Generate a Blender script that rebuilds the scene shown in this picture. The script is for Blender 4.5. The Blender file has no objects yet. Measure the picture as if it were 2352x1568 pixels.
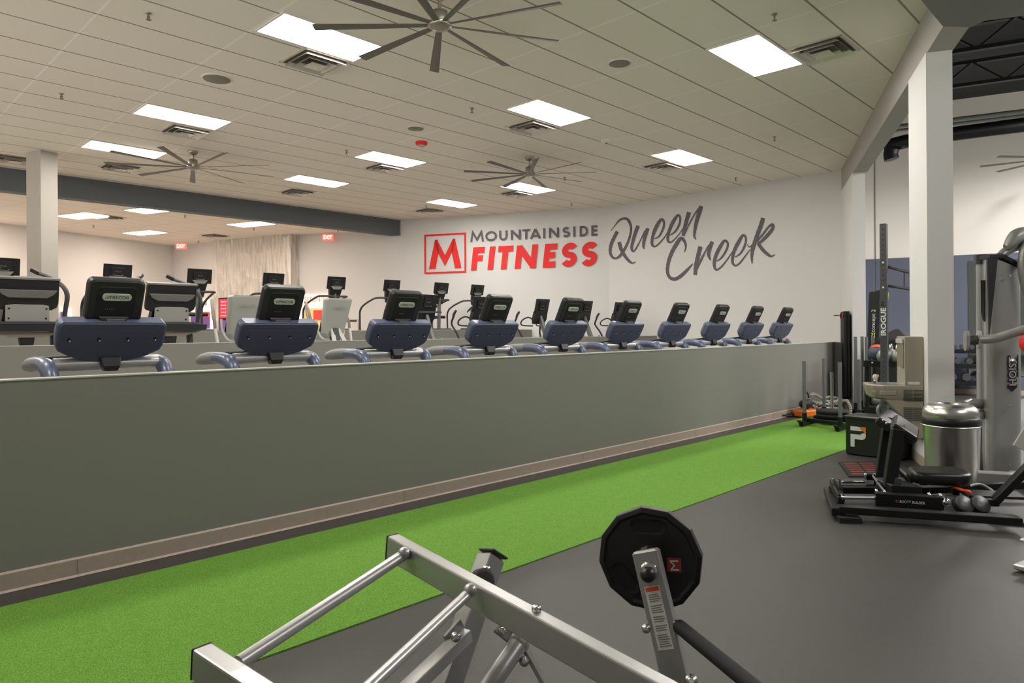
import bpy, bmesh, math, random
from mathutils import Vector, Matrix
random.seed(7)
C = bpy.context.scene.collection
scn = bpy.context.scene
R = math.radians

# ------------------------------------------------------------------ camera, world, exposure
F, CXP, CYP, CAMH = 1607.94, 1176.0, 784 - 26.457, 1.4734
HEAD, ROLL = R(44.2022), R(-0.37957)
CEIL = 4.72
cam_d = bpy.data.cameras.new('camera')
cam = bpy.data.objects.new('camera', cam_d)
C.objects.link(cam)
cam_d.sensor_width = 36.0
cam_d.lens = F / 2352 * 36
cam_d.shift_y = -26.457 / 2352
cam_d.clip_start = 0.05
_f = Vector((math.cos(HEAD), math.sin(HEAD), 0)); _r = Vector((math.sin(HEAD), -math.cos(HEAD), 0)); _u = Vector((0, 0, 1))
_c, _s = math.cos(ROLL), math.sin(ROLL)
_r2 = _c * _r + _s * _u
_u2 = _c * _u - _s * _r
m = Matrix.Identity(4)
for i in range(3):
    m[i][0], m[i][1], m[i][2] = _r2[i], _u2[i], -_f[i]
m[0][3], m[1][3], m[2][3] = 0, 0, CAMH
cam.matrix_world = m
scn.camera = cam
cam_d.dof.use_dof = True
cam_d.dof.focus_distance = 7.5
cam_d.dof.aperture_fstop = 13.0

scn.view_settings.view_transform = 'Standard'
scn.view_settings.look = 'None'
scn.view_settings.gamma = 1
scn.view_settings.exposure = 0.9

world = bpy.data.worlds.new('world'); scn.world = world
world.use_nodes = True
# daylight from behind, plus a glow below the horizon added to light the ceiling
SKY_UP, FILL_BELOW = 0.08, 2.0
_nt = world.node_tree; _bg = _nt.nodes['Background']
_tc = _nt.nodes.new('ShaderNodeTexCoord'); _sp = _nt.nodes.new('ShaderNodeSeparateXYZ'); _mr = _nt.nodes.new('ShaderNodeMapRange')
_nt.links.new(_tc.outputs['Generated'], _sp.inputs[0]); _nt.links.new(_sp.outputs[2], _mr.inputs[0])
_mr.inputs[1].default_value = -0.30; _mr.inputs[2].default_value = -0.04; _mr.inputs[3].default_value = FILL_BELOW; _mr.inputs[4].default_value = SKY_UP
_nt.links.new(_mr.outputs[0], _bg.inputs[1]); _bg.inputs[0].default_value = (1.0, 0.95, 0.87, 1)

LAMP = 17.0          # strength of the ceiling troffers
LAMP_BACK = 17.0

def area_lamp(name, loc, sx, sy, power, color=(1, 1, 1), rot=(0, 0, 0)):
    d = bpy.data.lights.new(name, 'AREA'); d.shape = 'RECTANGLE'; d.size = sx; d.size_y = sy
    d.energy = power; d.color = color
    o = bpy.data.objects.new(name, d); C.objects.link(o); o.location = loc; o.rotation_euler = rot
    return o
# pendant fixtures of the free weight hall, right of the view, open below and closed above
for ly in (1.2, -1.6, -4.4):
    area_lamp('hall_light', (15.2, ly, 5.15), 3.0, 0.3, 200, (1, 0.97, 0.93))
area_lamp('hall_light', (10.5, -2.2, 5.1), 3.0, 0.3, 200, (1, 0.97, 0.93))
area_lamp('hall_light', (5.5, -3.2, 5.1), 3.0, 0.3, 80, (1, 0.97, 0.93))

# ------------------------------------------------------------------ measuring
def ray(x, y):
    a = (x - CXP) / F; b = (y - CYP) / F
    a, b = _c * a + _s * b, -_s * a + _c * b
    return Vector((_f[0] + a * _r[0], _f[1] + a * _r[1], -b))
def at(x, y, d):
    q = ray(x, y) * d
    return Vector((q[0], q[1], q[2] + CAMH))
def at_z(x, y, z):
    q = ray(x, y)
    return at(x, y, (z - CAMH) / q[2])
def at_wall(x, y, P, ang, off=0.0):
    q = ray(x, y); dx, dy = math.cos(R(ang)), math.sin(R(ang))
    den = q[0] * dy - q[1] * dx
    t = (P[0] * dy - P[1] * dx) / den
    v = at(x, y, t)
    n = Vector((-dy, dx, 0))
    if n.dot(Vector((-v[0], -v[1], 0))) < 0: n = -n
    return v + n * off

# ------------------------------------------------------------------ materials
def lin(c):
    return tuple(((v / 255) / 12.92 if v / 255 <= 0.04045 else ((v / 255 + 0.055) / 1.055) ** 2.4) for v in c)
def mat(name, rgb, rough=0.5, metal=0.0, nscale=40, namt=0.06, bump=0.0, coat=0.0, spec=0.5):
    M = bpy.data.materials.new(name); M.use_nodes = True
    nt = M.node_tree; b = nt.nodes['Principled BSDF']
    c = lin(rgb)
    tc = nt.nodes.new('ShaderNodeTexCoord'); no = nt.nodes.new('ShaderNodeTexNoise')
    no.inputs['Scale'].default_value = nscale; no.inputs['Detail'].default_value = 4
    nt.links.new(tc.outputs['Object'], no.inputs['Vector'])
    mx = nt.nodes.new('ShaderNodeMix'); mx.data_type = 'RGBA'
    mx.inputs[6].default_value = (*[v * (1 - namt) for v in c], 1)
    mx.inputs[7].default_value = (*[min(1, v * (1 + namt)) for v in c], 1)
    nt.links.new(no.outputs[0], mx.inputs[0]); nt.links.new(mx.outputs[2], b.inputs['Base Color'])
    b.inputs['Roughness'].default_value = rough; b.inputs['Metallic'].default_value = metal
    b.inputs['Coat Weight'].default_value = coat
    b.inputs['Specular IOR Level'].default_value = spec
    if bump > 0:
        bp = nt.nodes.new('ShaderNodeBump'); bp.inputs['Strength'].default_value = bump; bp.inputs['Distance'].default_value = 0.004
        nt.links.new(no.outputs[0], bp.inputs['Height']); nt.links.new(bp.outputs[0], b.inputs['Normal'])
    return M
def emis(name, rgb, strength):
    M = bpy.data.materials.new(name); M.use_nodes = True
    b = M.node_tree.nodes['Principled BSDF']
    b.inputs['Base Color'].default_value = (*lin(rgb), 1)
    b.inputs['Emission Color'].default_value = (*lin(rgb), 1); b.inputs['Emission Strength'].default_value = strength
    return M
def tile_mat(name, rgb, lx, ly, ox, oy, rot, line_x, line_y):
    """lay-in ceiling tiles lx by ly with tee bars"""
    M = mat(name, rgb, 0.92, 0, 90, 0.05, 0.25, spec=0.1)
    nt = M.node_tree; b = nt.nodes['Principled BSDF']; base = b.inputs['Base Color'].links[0].from_socket
    tc = nt.nodes.new('ShaderNodeTexCoord'); mp = nt.nodes.new('ShaderNodeMapping')
    mp.inputs['Rotation'].default_value = (0, 0, -rot)
    nt.links.new(tc.outputs['Object'], mp.inputs['Vector'])
    sx = nt.nodes.new('ShaderNodeSeparateXYZ'); nt.links.new(mp.outputs[0], sx.inputs[0])
    col = base
    for out, per, off, wd, lc in ((0, lx, ox, 0.012, line_x), (1, ly, oy, 0.012, line_y)):
        a = nt.nodes.new('ShaderNodeMath'); a.operation = 'SUBTRACT'; nt.links.new(sx.outputs[out], a.inputs[0]); a.inputs[1].default_value = off - per / 2
        p = nt.nodes.new('ShaderNodeMath'); p.operation = 'PINGPONG'; nt.links.new(a.outputs[0], p.inputs[0]); p.inputs[1].default_value = per / 2
        g = nt.nodes.new('ShaderNodeMath'); g.operation = 'GREATER_THAN'; nt.links.new(p.outputs[0], g.inputs[0]); g.inputs[1].default_value = per / 2 - wd
        mx = nt.nodes.new('ShaderNodeMix'); mx.data_type = 'RGBA'
        nt.links.new(g.outputs[0], mx.inputs[0]); nt.links.new(col, mx.inputs[6]); mx.inputs[7].default_value = (*lin(lc), 1)
        col = mx.outputs[2]
    nt.links.new(col, b.inputs['Base Color'])
    return M

M = {}
M['ceil'] = tile_mat('ceiling_tile', (228, 222, 210), 1.2833, 0.6567, 3.462, 3.392, 0, (238, 234, 226), (150, 142, 130))  # pale lines painted as lit tees, dark ones as shaded reveals
M['ceil_back'] = tile_mat('ceiling_tile_warm', (232, 222, 210), 1.2, 0.62, 0.2, 0.1, R(19), (205, 194, 182), (205, 194, 182))
M['wall'] = mat('painted_wall', (219, 218, 216), 0.8, 0, 300, 0.025, 0.15)
M['wall_dark'] = mat('green_grey_paint', (124, 123, 116), 0.62, 0, 300, 0.04, 0.2)
M['wall_cap'] = mat('pale_cap_edge', (180, 180, 172), 0.5)
M['beam'] = mat('slate_paint', (98, 104, 108), 0.75, 0, 200, 0.03, 0.1)
M['beam_grey'] = mat('grey_paint', (168, 164, 158), 0.75, 0, 200, 0.03, 0.1)
M['beam_shaded'] = mat('shaded_grey_paint', (122, 121, 118), 0.75, 0, 200, 0.03, 0.1)  # near and cross beams: shade of their undersides put into the colour
M['base'] = mat('taupe_vinyl', (160, 146, 134), 0.5, 0, 30, 0.12)
M['white'] = mat('white_wall', (226, 222, 214), 0.8, 0, 100, 0.02)
M['blue_wall'] = mat('slate_blue_wall', (86, 92, 108), 0.7, 0, 200, 0.05, 0.1)
M['black_ceil'] = mat('black_deck', (26, 29, 28), 0.8, 0, 3, 0.5)
M['black_met'] = mat('black_steel', (24, 25, 26), 0.4, 0.3, 60, 0.1)
M['rubber'] = mat('rubber_floor', (62, 60, 57), 0.42, 0, 260, 0.3, 0.35)
M['deck'] = mat('bounce_deck', (168, 164, 155), 0.9, 0, 150, 0.15, 0.3)  # unseen tier floors, lightened to bounce light onto the ceiling
M['blk'] = mat('black_plastic', (26, 27, 28), 0.42, 0, 80, 0.1, 0.05)
M['blk_soft'] = mat('black_matte', (20, 20, 21), 0.7, 0, 120, 0.15, 0.2)
M['dgrey'] = mat('charcoal_plastic', (62, 63, 65), 0.45, 0, 80, 0.08)
M['mgrey'] = mat('grey_plastic', (128, 128, 126), 0.45, 0.1, 80, 0.05)
M['lgrey'] = mat('pale_grey_plastic', (176, 177, 172), 0.45, 0, 60, 0.04)
M['navy'] = mat('navy_plastic', (74, 82, 102), 0.45, 0, 120, 0.08, 0.1)
M['navy_gloss'] = mat('blue_grey_plastic', (88, 97, 122), 0.34, 0.15, 60, 0.05, 0, 0.15)
M['grip'] = mat('grey_grip', (122, 124, 126), 0.5, 0, 60, 0.05)
M['silver'] = mat('silver_paint', (190, 190, 190), 0.32, 0.5, 150, 0.05, 0.04)
M['silver_lt'] = mat('light_silver_paint', (186, 185, 184), 0.32, 0.55, 200, 0.04, 0.05, 0.3)
M['silver_dk'] = mat('dark_silver_paint', (158, 158, 155), 0.36, 0.45, 200, 0.05, 0.05)
M['gun'] = mat('gunmetal_paint', (116, 118, 118), 0.42, 0.35, 120, 0.06)
M['chrome'] = mat('chrome', (215, 215, 215), 0.14, 1.0, 10, 0.02)
M['steel'] = mat('brushed_steel', (222, 219, 214), 0.26, 1.0, 25, 0.08)
M['nickel'] = mat('satin_nickel', (156, 150, 140), 0.34, 0.85, 30, 0.05)
M['blade'] = mat('fan_blade', (106, 101, 93), 0.5, 0.3, 30, 0.06)
M['screen'] = mat('dark_glass', (16, 17, 18), 0.18, 0, 10, 0.05, 0, 0.5)
M['plate'] = mat('plate_metal', (164, 163, 158), 0.45, 0.2, 60, 0.04)
M['band'] = mat('band_plastic', (104, 104, 102), 0.5, 0, 60, 0.05)
M['badge'] = mat('badge_plate', (208, 214, 200), 0.4, 0.2, 50, 0.03)
M['ink'] = mat('dark_ink', (62, 66, 62), 0.6)
M['ink_lt'] = mat('light_ink', (214, 216, 212), 0.6)
M['red'] = mat('red_paint', (232, 46, 44), 0.7, 0, 200, 0.04)
M['charc'] = mat('charcoal_paint', (98, 94, 98), 0.7, 0, 60, 0.18)
M['orange'] = mat('orange_plastic', (228, 120, 34), 0.5)
M['orange_red'] = mat('orange_red_plastic', (225, 84, 30), 0.5)
M['yellow'] = mat('lime_plastic', (205, 215, 40), 0.5)
M['cream'] = mat('cream_plastic', (214, 203, 180), 0.4)
M['beige'] = mat('fountain_metal', (166, 159, 145), 0.42, 0.35, 120, 0.08)
M['beige_dk'] = mat('fountain_dark', (134, 124, 108), 0.5, 0.3, 60, 0.05)
M['vinyl'] = mat('black_vinyl', (30, 31, 30), 0.33, 0, 60, 0.15, 0.1)
M['rope'] = mat('rope_grey', (150, 148, 140), 0.9, 0, 120, 0.35, 0.3)
_rm = M['rope'].node_tree; _wv = _rm.nodes.new('ShaderNodeTexWave'); _wv.inputs['Scale'].default_value = 14; _wv.bands_direction = 'DIAGONAL'
_rm.links.new(_rm.nodes['Texture Coordinate'].outputs['Object'], _wv.inputs['Vector'])
_mx = [n for n in _rm.nodes if n.bl_idname == 'ShaderNodeMix'][0]; _rm.links.new(_wv.outputs[1], _mx.inputs[0])
_mx.inputs[6].default_value = (*lin((70, 68, 62)), 1); _mx.inputs[7].default_value = (*lin((196, 194, 186)), 1)
M['kb'] = mat('kettlebell_enamel', (140, 142, 136), 0.38, 0.4, 40, 0.15)
M['rust'] = mat('red_bronze', (150, 60, 48), 0.5)
M['tan'] = mat('tan_grip', (138, 128, 116), 0.55)
M['lblue'] = mat('blue_label', (110, 165, 200), 0.5)
M['mirror'] = mat('mirror_glass', (205, 212, 208), 0.03, 1.0, 5, 0.01)
M['light'] = emis('troffer_panel', (255, 250, 243), LAMP)
M['light_warm'] = emis('troffer_panel_warm', (255, 236, 220), LAMP_BACK)
M['exit_red'] = emis('exit_letters', (255, 120, 100), 1.4)
M['exit_face'] = emis('exit_face', (236, 110, 96), 0.5)
M['scr_red'] = emis('screen_red', (205, 40, 62), 0.7)
M['scr_white'] = emis('screen_white', (205, 215, 240), 0.9)
M['led'] = emis('led_border', (255, 226, 190), 2.2)
M['serenity'] = emis('serenity_letters', (240, 96, 74), 0.8)
M['glowbox'] = emis('lit_sign_box', (250, 226, 205), 0.7)
M['poster_y'] = emis('poster_backlit', (205, 170, 110), 0.45)
M['poster_r'] = emis('poster_red', (190, 60, 48), 0.4)
M['poster_p'] = emis('poster_violet', (96, 66, 120), 0.4)

# turf: mottled green with pile bump
def turf_mat():
    T = mat('turf_pile', (112, 160, 64), 0.85, 0, 14, 0.1, 0, spec=0.15)
    nt = T.node_tree; b = nt.nodes['Principled BSDF']; base = b.inputs['Base Color'].links[0].from_socket
    tc = nt.nodes['Texture Coordinate']
    n2 = nt.nodes.new('ShaderNodeTexNoise'); n2.inputs['Scale'].default_value = 170; n2.inputs['Detail'].default_value = 3
    nt.links.new(tc.outputs['Object'], n2.inputs['Vector'])
    rp = nt.nodes.new('ShaderNodeMapRange'); rp.inputs[1].default_value = 0.35; rp.inputs[2].default_value = 0.68; rp.inputs[3].default_value = 0.55; rp.inputs[4].default_value = 1.3
    nt.links.new(n2.outputs[0], rp.inputs[0])
    mm = nt.nodes.new('ShaderNodeVectorMath'); mm.operation = 'SCALE'
    nt.links.new(base, mm.inputs[0]); nt.links.new(rp.outputs[0], mm.inputs['Scale']); nt.links.new(mm.outputs[0], b.inputs['Base Color'])
    bp = nt.nodes.new('ShaderNodeBump'); bp.inputs['Strength'].default_value = 0.8; bp.inputs['Distance'].default_value = 0.01
    nt.links.new(n2.outputs[0], bp.inputs['Height']); nt.links.new(bp.outputs[0], b.inputs['Normal'])
    return T
M['turf'] = turf_mat()

# ------------------------------------------------------------------ mesh builder
class MB:
    def __init__(s): s.v = []; s.f = []; s.sm = []
    def add(s, vs, fs, smooth=False):
        n = len(s.v); s.v += [tuple(v) for v in vs]
        s.f += [tuple(i + n for i in f) for f in fs]; s.sm += [smooth] * len(fs)
        return s
    def box(s, c, size, rot=None, bev=0.0):
        hx, hy, hz = size[0] / 2, size[1] / 2, size[2] / 2
        T = rot or Matrix.Identity(3)
        c = Vector(c)
        if bev <= 0:
            vs = [c + T @ Vector((x * hx, y * hy, z * hz)) for z in (-1, 1) for y in (-1, 1) for x in (-1, 1)]
            return s.add(vs, [(0, 2, 3, 1), (4, 5, 7, 6), (0, 1, 5, 4), (2, 6, 7, 3), (0, 4, 6, 2), (1, 3, 7, 5)])
        b = min(bev, hx * .9, hy * .9, hz * .9)
        ring = []
        for (px, py) in rrect(hx * 2, hy * 2, b, 2): ring.append((px, py))
        inner = [(px * (hx - b) / hx, py * (hy - b) / hy) for px, py in ring]
        n = len(ring); vs = []
        for pts, z in ((inner, -hz), (ring, -hz + b), (ring, hz - b), (inner, hz)):
            vs += [c + T @ Vector((x, y, z)) for x, y in pts]
        fs = [tuple(range(n - 1, -1, -1))]
        for k in range(3): fs += [(k * n + i, k * n + (i + 1) % n, (k + 1) * n + (i + 1) % n, (k + 1) * n + i) for i in range(n)]
        fs.append(tuple(range(3 * n, 4 * n)))
        return s.add(vs, fs)
    def bar(s, p0, p1, w, h, up=(0, 0, 1), bev=0.0):
        p0, p1 = Vector(p0), Vector(p1); d = (p1 - p0); L = d.length; d.normalize()
        up = Vector(up); side = d.cross(up)
        if side.length < 1e-4: side = d.cross(Vector((1, 0, 0)))
        side.normalize(); u2 = side.cross(d)
        T = Matrix((side, u2, d)).transposed()
        return s.box((p0 + p1) / 2, (w, h, L), T, bev)
    def tube(s, pts, r, n=12, caps=True, rs=None, smooth_path=0, ry=None):
        pts = [Vector(p) for p in pts]
        if smooth_path:
            pts, rs = catmull(pts, smooth_path, rs)
        N = len(pts); rings = []
        t = (pts[1] - pts[0]).normalized()
        a = t.cross(Vector((0, 0, 1)))
        if a.length < 1e-3: a = t.cross(Vector((1, 0, 0)))
        a.normalize()
        for i, p in enumerate(pts):
            if i == 0: tt = (pts[1] - pts[0])
            elif i == N - 1: tt = (pts[-1] - pts[-2])
            else: tt = (pts[i + 1] - pts[i]).normalized() + (pts[i] - pts[i - 1]).normalized()
            tt.normalize()
            a = (a - tt * a.dot(tt)).normalized(); b = tt.cross(a)
            rr = rs[i] if rs else r
            r2 = rr * (ry / r if ry else 1)
            rings.append([p + a * (rr * math.cos(2 * math.pi * k / n)) + b * (r2 * math.sin(2 * math.pi * k / n)) for k in range(n)])
        return s.loft(rings, caps)
    def loft(s, rings, caps=True, smooth=True):
        n = len(rings[0]); vs = [v for rg in rings for v in rg]; fs = []
        for k in range(len(rings) - 1):
            fs += [(k * n + i, k * n + (i + 1) % n, (k + 1) * n + (i + 1) % n, (k + 1) * n + i) for i in range(n)]
        s.add(vs, fs, smooth)
        if caps:
            s.add(rings[0], [tuple(range(n - 1, -1, -1))]); s.add(rings[-1], [tuple(range(n))])
        return s
    def lathe(s, prof, c=(0, 0, 0), n=24, T=None):
        c = Vector(c); T = T or Matrix.Identity(3); rings = []
        for r, z in prof:
            rings.append([c + T @ Vector((r * math.cos(2 * math.pi * k / n), r * math.sin(2 * math.pi * k / n), z)) for k in range(n)])
        return s.loft(rings, True)
    def cyl(s, p0, p1, r, n=16): return s.tube([p0, p1], r, n)
    def ball(s, c, r, n=14, sc=(1, 1, 1)):
        m_ = 8; rings = []
        for j in range(1, m_):
            t = math.pi * j / m_
            rings.append([Vector(c) + Vector((r * sc[0] * math.sin(t) * math.cos(2 * math.pi * k / n), r * sc[1] * math.sin(t) * math.sin(2 * math.pi * k / n), -r * sc[2] * math.cos(t))) for k in range(n)])
        return s.loft(rings, True)
    def prism(s, poly, z0, z1, T=None, o=(0, 0, 0)):
        """poly (x,y) extruded along local z; T maps local to target"""
        T = T or Matrix.Identity(3); o = Vector(o); n = len(poly)
        vs = [o + T @ Vector((x, y, z0)) for x, y in poly] + [o + T @ Vector((x, y, z1)) for x, y in poly]
        fs = [tuple(range(n - 1, -1, -1)), tuple(range(n, 2 * n))] + [(i, (i + 1) % n, n + (i + 1) % n, n + i) for i in range(n)]
        return s.add(vs, fs)
    def build(s, name, material, parent=None, bevel=0.0):
        me = bpy.data.meshes.new(name); me.from_pydata(s.v, [], s.f)
        me.polygons.foreach_set('use_smooth', s.sm)
        bm = bmesh.new(); bm.from_mesh(me); bmesh.ops.recalc_face_normals(bm, faces=bm.faces); bm.to_mesh(me); bm.free()
        me.materials.append(material)
        o = bpy.data.objects.new(name, me); C.objects.link(o)
        if parent: o.parent = parent
        if bevel:
            b = o.modifiers.new('bevel', 'BEVEL'); b.width = bevel; b.segments = 2; b.limit_method = 'ANGLE'; b.angle_limit = R(40)
        return o

def rrect(w, h, r, n=4):
    out = []
    for cx, cy, a0 in ((w / 2 - r, h / 2 - r, 0), (-w / 2 + r, h / 2 - r, 90), (-w / 2 + r, -h / 2 + r, 180), (w / 2 - r, -h / 2 + r, 270)):
        for k in range(n + 1):
            a = R(a0 + 90 * k / n); out.append((cx + r * math.cos(a), cy + r * math.sin(a)))
    return out
def catmull(pts, k, rs=None):
    out = []; ro = []
    N = len(pts)
    for i in range(N - 1):
        p0 = pts[max(i - 1, 0)]; p1 = pts[i]; p2 = pts[i + 1]; p3 = pts[min(i + 2, N - 1)]
        for j in range(k):
            t = j / k
            out.append(0.5 * ((2 * p1) + (p2 - p0) * t + (2 * p0 - 5 * p1 + 4 * p2 - p3) * t * t + (3 * p1 - p0 - 3 * p2 + p3) * t ** 3))
            if rs: ro.append(rs[i] * (1 - t) + rs[i + 1] * t)
    out.append(pts[-1])
    if rs: ro.append(rs[-1])
    return out, (ro if rs else None)
def tag(o, label, cat, group=None, kind=None):
    o['label'] = label; o['category'] = cat
    if group: o['group'] = group
    if kind: o['kind'] = kind
    return o
def thing(name, label, cat, loc=(0, 0, 0), rz=0.0, group=None):
    o = bpy.data.objects.new(name, None); C.objects.link(o); o.location = loc; o.rotation_euler = (0, 0, rz)
    o.empty_display_size = 0.1
    return tag(o, label, cat, group)
def struct(o, kind='structure'):
    o['kind'] = kind; return o
KIDS = {}
def copy_tree(o, parent=None):
    c = o.copy(); C.objects.link(c)
    if parent: c.parent = parent
    for ch in [x for x in bpy.data.objects if x.parent == o]:
        copy_tree(ch, c)
    return c
def dup(o, loc, label, rz=None, group=None):
    c = copy_tree(o); c.location = loc
    if rz is not None: c.rotation_euler = (0, 0, rz)
    c['label'] = label
    if group: c['group'] = group
    return c
def rotm(axis, deg): return Matrix.Rotation(R(deg), 3, axis)
def text(name, s, height, material, parent, T, o, extr=0.001, width=None, bold=0.0):
    """lettering centred on o, in the plane T (columns: right, up, out)"""
    cu = bpy.data.curves.new('lettering', 'FONT'); cu.body = s; cu.size = 1.0; cu.extrude = 0.0; cu.offset = bold
    cu.resolution_u = 3
    ob = bpy.data.objects.new('lettering_tmp', cu); C.objects.link(ob)
    dg = bpy.context.evaluated_depsgraph_get(); dg.update()
    me = bpy.data.meshes.new_from_object(ob.evaluated_get(dg))
    bpy.data.objects.remove(ob, do_unlink=True)
    xs = [v.co.x for v in me.vertices]; ys = [v.co.y for v in me.vertices]
    x0, x1, y0, y1 = min(xs), max(xs), min(ys), max(ys)
    sy = height / (y1 - y0); sx = (width / (x1 - x0)) if width else sy
    o = Vector(o)
    for v in me.vertices:
        v.co = o + T @ Vector(((v.co.x - (x0 + x1) / 2) * sx, (v.co.y - (y0 + y1) / 2) * sy, extr))
    me.materials.clear(); me.materials.append(material)
    ob = bpy.data.objects.new(name, me); C.objects.link(ob)
    if parent: ob.parent = parent
    return ob
def basis(right, up):
    right = Vector(right).normalized(); up = Vector(up).normalized(); out = right.cross(up)
    return Matrix((right, up, out)).transposed()

# ------------------------------------------------------------------ the setting
K = (15.07, 11.1)                         # where the logo wall bends
A2 = 115.0
UA = 24.9                                 # direction of the column line on the right
U = Vector((math.cos(R(UA)), math.sin(R(UA)), 0)); N = Vector((-U[1], U[0], 0))
COL = Vector((8.10, 1.945, 0))
def sbox(name, x0, x1, y0, y1, z0, z1, m_, bev=0):
    return struct(MB().box(((x0 + x1) / 2, (y0 + y1) / 2, (z0 + z1) / 2), (x1 - x0, y1 - y0, z1 - z0)).build(name, m_))

sbox('floor', -6, 22, -9, 4.86, -0.1, 0.0, M['rubber'])
sbox('floor', -6, 15.6, 4.86, 9.6, -0.1, 0.10, M['deck'])
sbox('floor', -6, 15.6, 9.6, 13.1, -0.1, 0.22, M['deck'])
sbox('floor', -6, 15.6, 13.1, 29, -0.1, 0.36, M['deck'])
# low walls of the tiers
def low_wall(name, x0, x1, y0, y1, z0, z1, z1b=None):
    z1b = z1b or z1
    b = MB(); z = lambda x: z1 + (z1b - z1) * (x - x0) / (x1 - x0)
    b.add([(x0, y0, z0), (x1, y0, z0), (x1, y1, z0), (x0, y1, z0), (x0, y0, z(x0)), (x1, y0, z(x1)), (x1, y1, z(x1)), (x0, y1, z(x0))],
          [(0, 3, 2, 1), (4, 5, 6, 7), (0, 1, 5, 4), (1, 2, 6, 5), (2, 3, 7, 6), (3, 0, 4, 7)])
    w = struct(b.build(name, M['wall_dark']))
    e = 0.008
    c = MB().add([(x0, y0 - .004, z(x0)), (x1, y0 - .004, z(x1)), (x1, y1 + .004, z(x1)), (x0, y1 + .004, z(x0)), (x0, y0 - .004, z(x0) + e), (x1, y0 - .004, z(x1) + e), (x1, y1 + .004, z(x1) + e), (x0, y1 + .004, z(x0) + e)],
          [(0, 3, 2, 1), (4, 5, 6, 7), (0, 1, 5, 4), (1, 2, 6, 5), (2, 3, 7, 6), (3, 0, 4, 7)]).build('wall_cap', M['wall_cap'], w)
    return w
low_wall('wall_front', -6, 13.82, 4.86, 4.98, 0.0, 1.200)
low_wall('wall_middle', -6, 15.06, 9.6, 9.72, 0.05, 1.335, 1.302)
low_wall('wall_rear', -6, 14.15, 13.0, 13.12, 0.15, 1.495, 1.475)
# front low wall end return to the column stub
e0 = Vector((13.82, 4.92, 0)); e1 = Vector((13.93, 4.78, 0))
struct(MB().bar(e0 + Vector((-.03, 0, .6)), e1 + Vector((0, 0, .6)), 0.12, 1.2).build('wall_return', M['wall_dark']))
# baseboard of the front low wall
b = MB().box((3.9, 4.853, 0.052), (19.8, 0.014, 0.104)); b.add([(-6, 4.846, .104), (13.8, 4.846, .104), (13.8, 4.86, .114), (-6, 4.86, .114)], [(0, 1, 2, 3)])
b.add([(-6, 4.846, .012), (13.8, 4.846, .012), (13.8, 4.828, .002), (-6, 4.828, .002)], [(0, 1, 2, 3)])
for jx in (1.2, 3.65, 6.1, 8.55, 11.0): b.box((jx, 4.8445, 0.052), (0.004, 0.003, 0.1))
struct(b.build('baseboard_front', M['base']))
# turf strip
tf = MB().box((2.95, 3.80, 0.0035), (18.1, 1.58, 0.007)).build('turf_strip', M['turf'])
tag(tf, 'long green artificial turf lane along the foot of the low wall', 'turf')
# main ceiling as one slab bounded by beam, logo wall and diagonal beam
def slab(name, poly, z0, z1, m_):
    return struct(MB().prism(poly, z0, z1).build(name, m_))
kd = Vector((math.cos(R(A2)), math.sin(R(A2)), 0))
wl = lambda s: (K[0] + kd[0] * s, K[1] + kd[1] * s)
slab('ceiling', [(-6, 1.66), (7.6, 1.66), (15.12, 5.2), (15.12, 11.1), wl(6.4), (-6, 17.0)], CEIL, CEIL + .1, M['ceil'])
slab('ceiling', [(-6, 16.9), (12.6, 16.9), wl(7), (11.6, 28), (-6, 28)], 4.45, 4.55, M['ceil_back'])
# far cross beam
beam2 = struct(MB().box((3.4, 16.83, 4.50), (18.8, 0.3, 0.46)).build('trim_beam', M['beam']))
# walls
def wall_seg(name, p, q, z0, z1, m_, th=0.15):
    p = Vector((*p, 0)); q = Vector((*q, 0)); d = (q - p).normalized(); n = Vector((-d[1], d[0], 0))
    if n.dot(p + q) < 0: n = -n                      # thickness goes away from the room
    return struct(MB().prism([tuple(v[:2]) for v in (p, q, q + n * th, p + n * th)], z0, z1).build(name, m_))
wall_seg('wall_logo', (15.10, 5.0), (15.10, 11.1), 0, CEIL, M['wall'])
WX = wl(9.72)
wall_seg('wall_logo', (15.10, 11.08), WX, 0, CEIL, M['wall'])
# wave tile bulkhead, corner, left wall of the back room
P3 = Vector((10.98, 19.87, 0)); P2 = P3 + Vector((-math.cos(R(25)), -math.sin(R(25)), 0)) * 0.42
P1 = Vector((9.62, 22.95, 0))
COR = Vector((9.2, 25.26, 0))
def wave_mat():
    W = mat('wave_tile', (222, 216, 208), 0.55, 0, 8, 0.04)
    nt = W.node_tree; b = nt.nodes['Principled BSDF']; tc = nt.nodes['Texture Coordinate']
    mp = nt.nodes.new('ShaderNodeMapping'); mp.inputs['Scale'].default_value = (1, 1, 0.32); nt.links.new(tc.outputs['Object'], mp.inputs[0])
    wv = nt.nodes.new('ShaderNodeTexVoronoi'); wv.inputs['Scale'].default_value = 7; nt.links.new(mp.outputs[0], wv.inputs['Vector'])
    bp = nt.nodes.new('ShaderNodeBump'); bp.inputs['Strength'].default_value = 1.0; bp.inputs['Distance'].default_value = 0.16
    nt.links.new(wv.outputs['Distance'], bp.inputs['Height']); nt.links.new(bp.outputs[0], b.inputs['Normal'])
    return W
M['wave'] = wave_mat()
struct(MB().prism([tuple(v[:2]) for v in (P2, P3, P3 + Vector((.3, .1, 0)), P1 + Vector((.8, .3, 0)), P1)], 0.3, 4.45, ).build('wall_bulkhead', M['wave']))
wall_seg('wall_rear', tuple((P1 + Vector((.12, .1, 0)))[:2]), tuple(COR[:2]), 0.3, 4.5, M['wall'])
LW = Vector((math.cos(R(22.6)), math.sin(R(22.6)), 0))
wall_seg('wall_left', tuple((COR - LW * 15)[:2]), tuple(COR[:2]), 0.3, 4.5, M['wall'])
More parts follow.
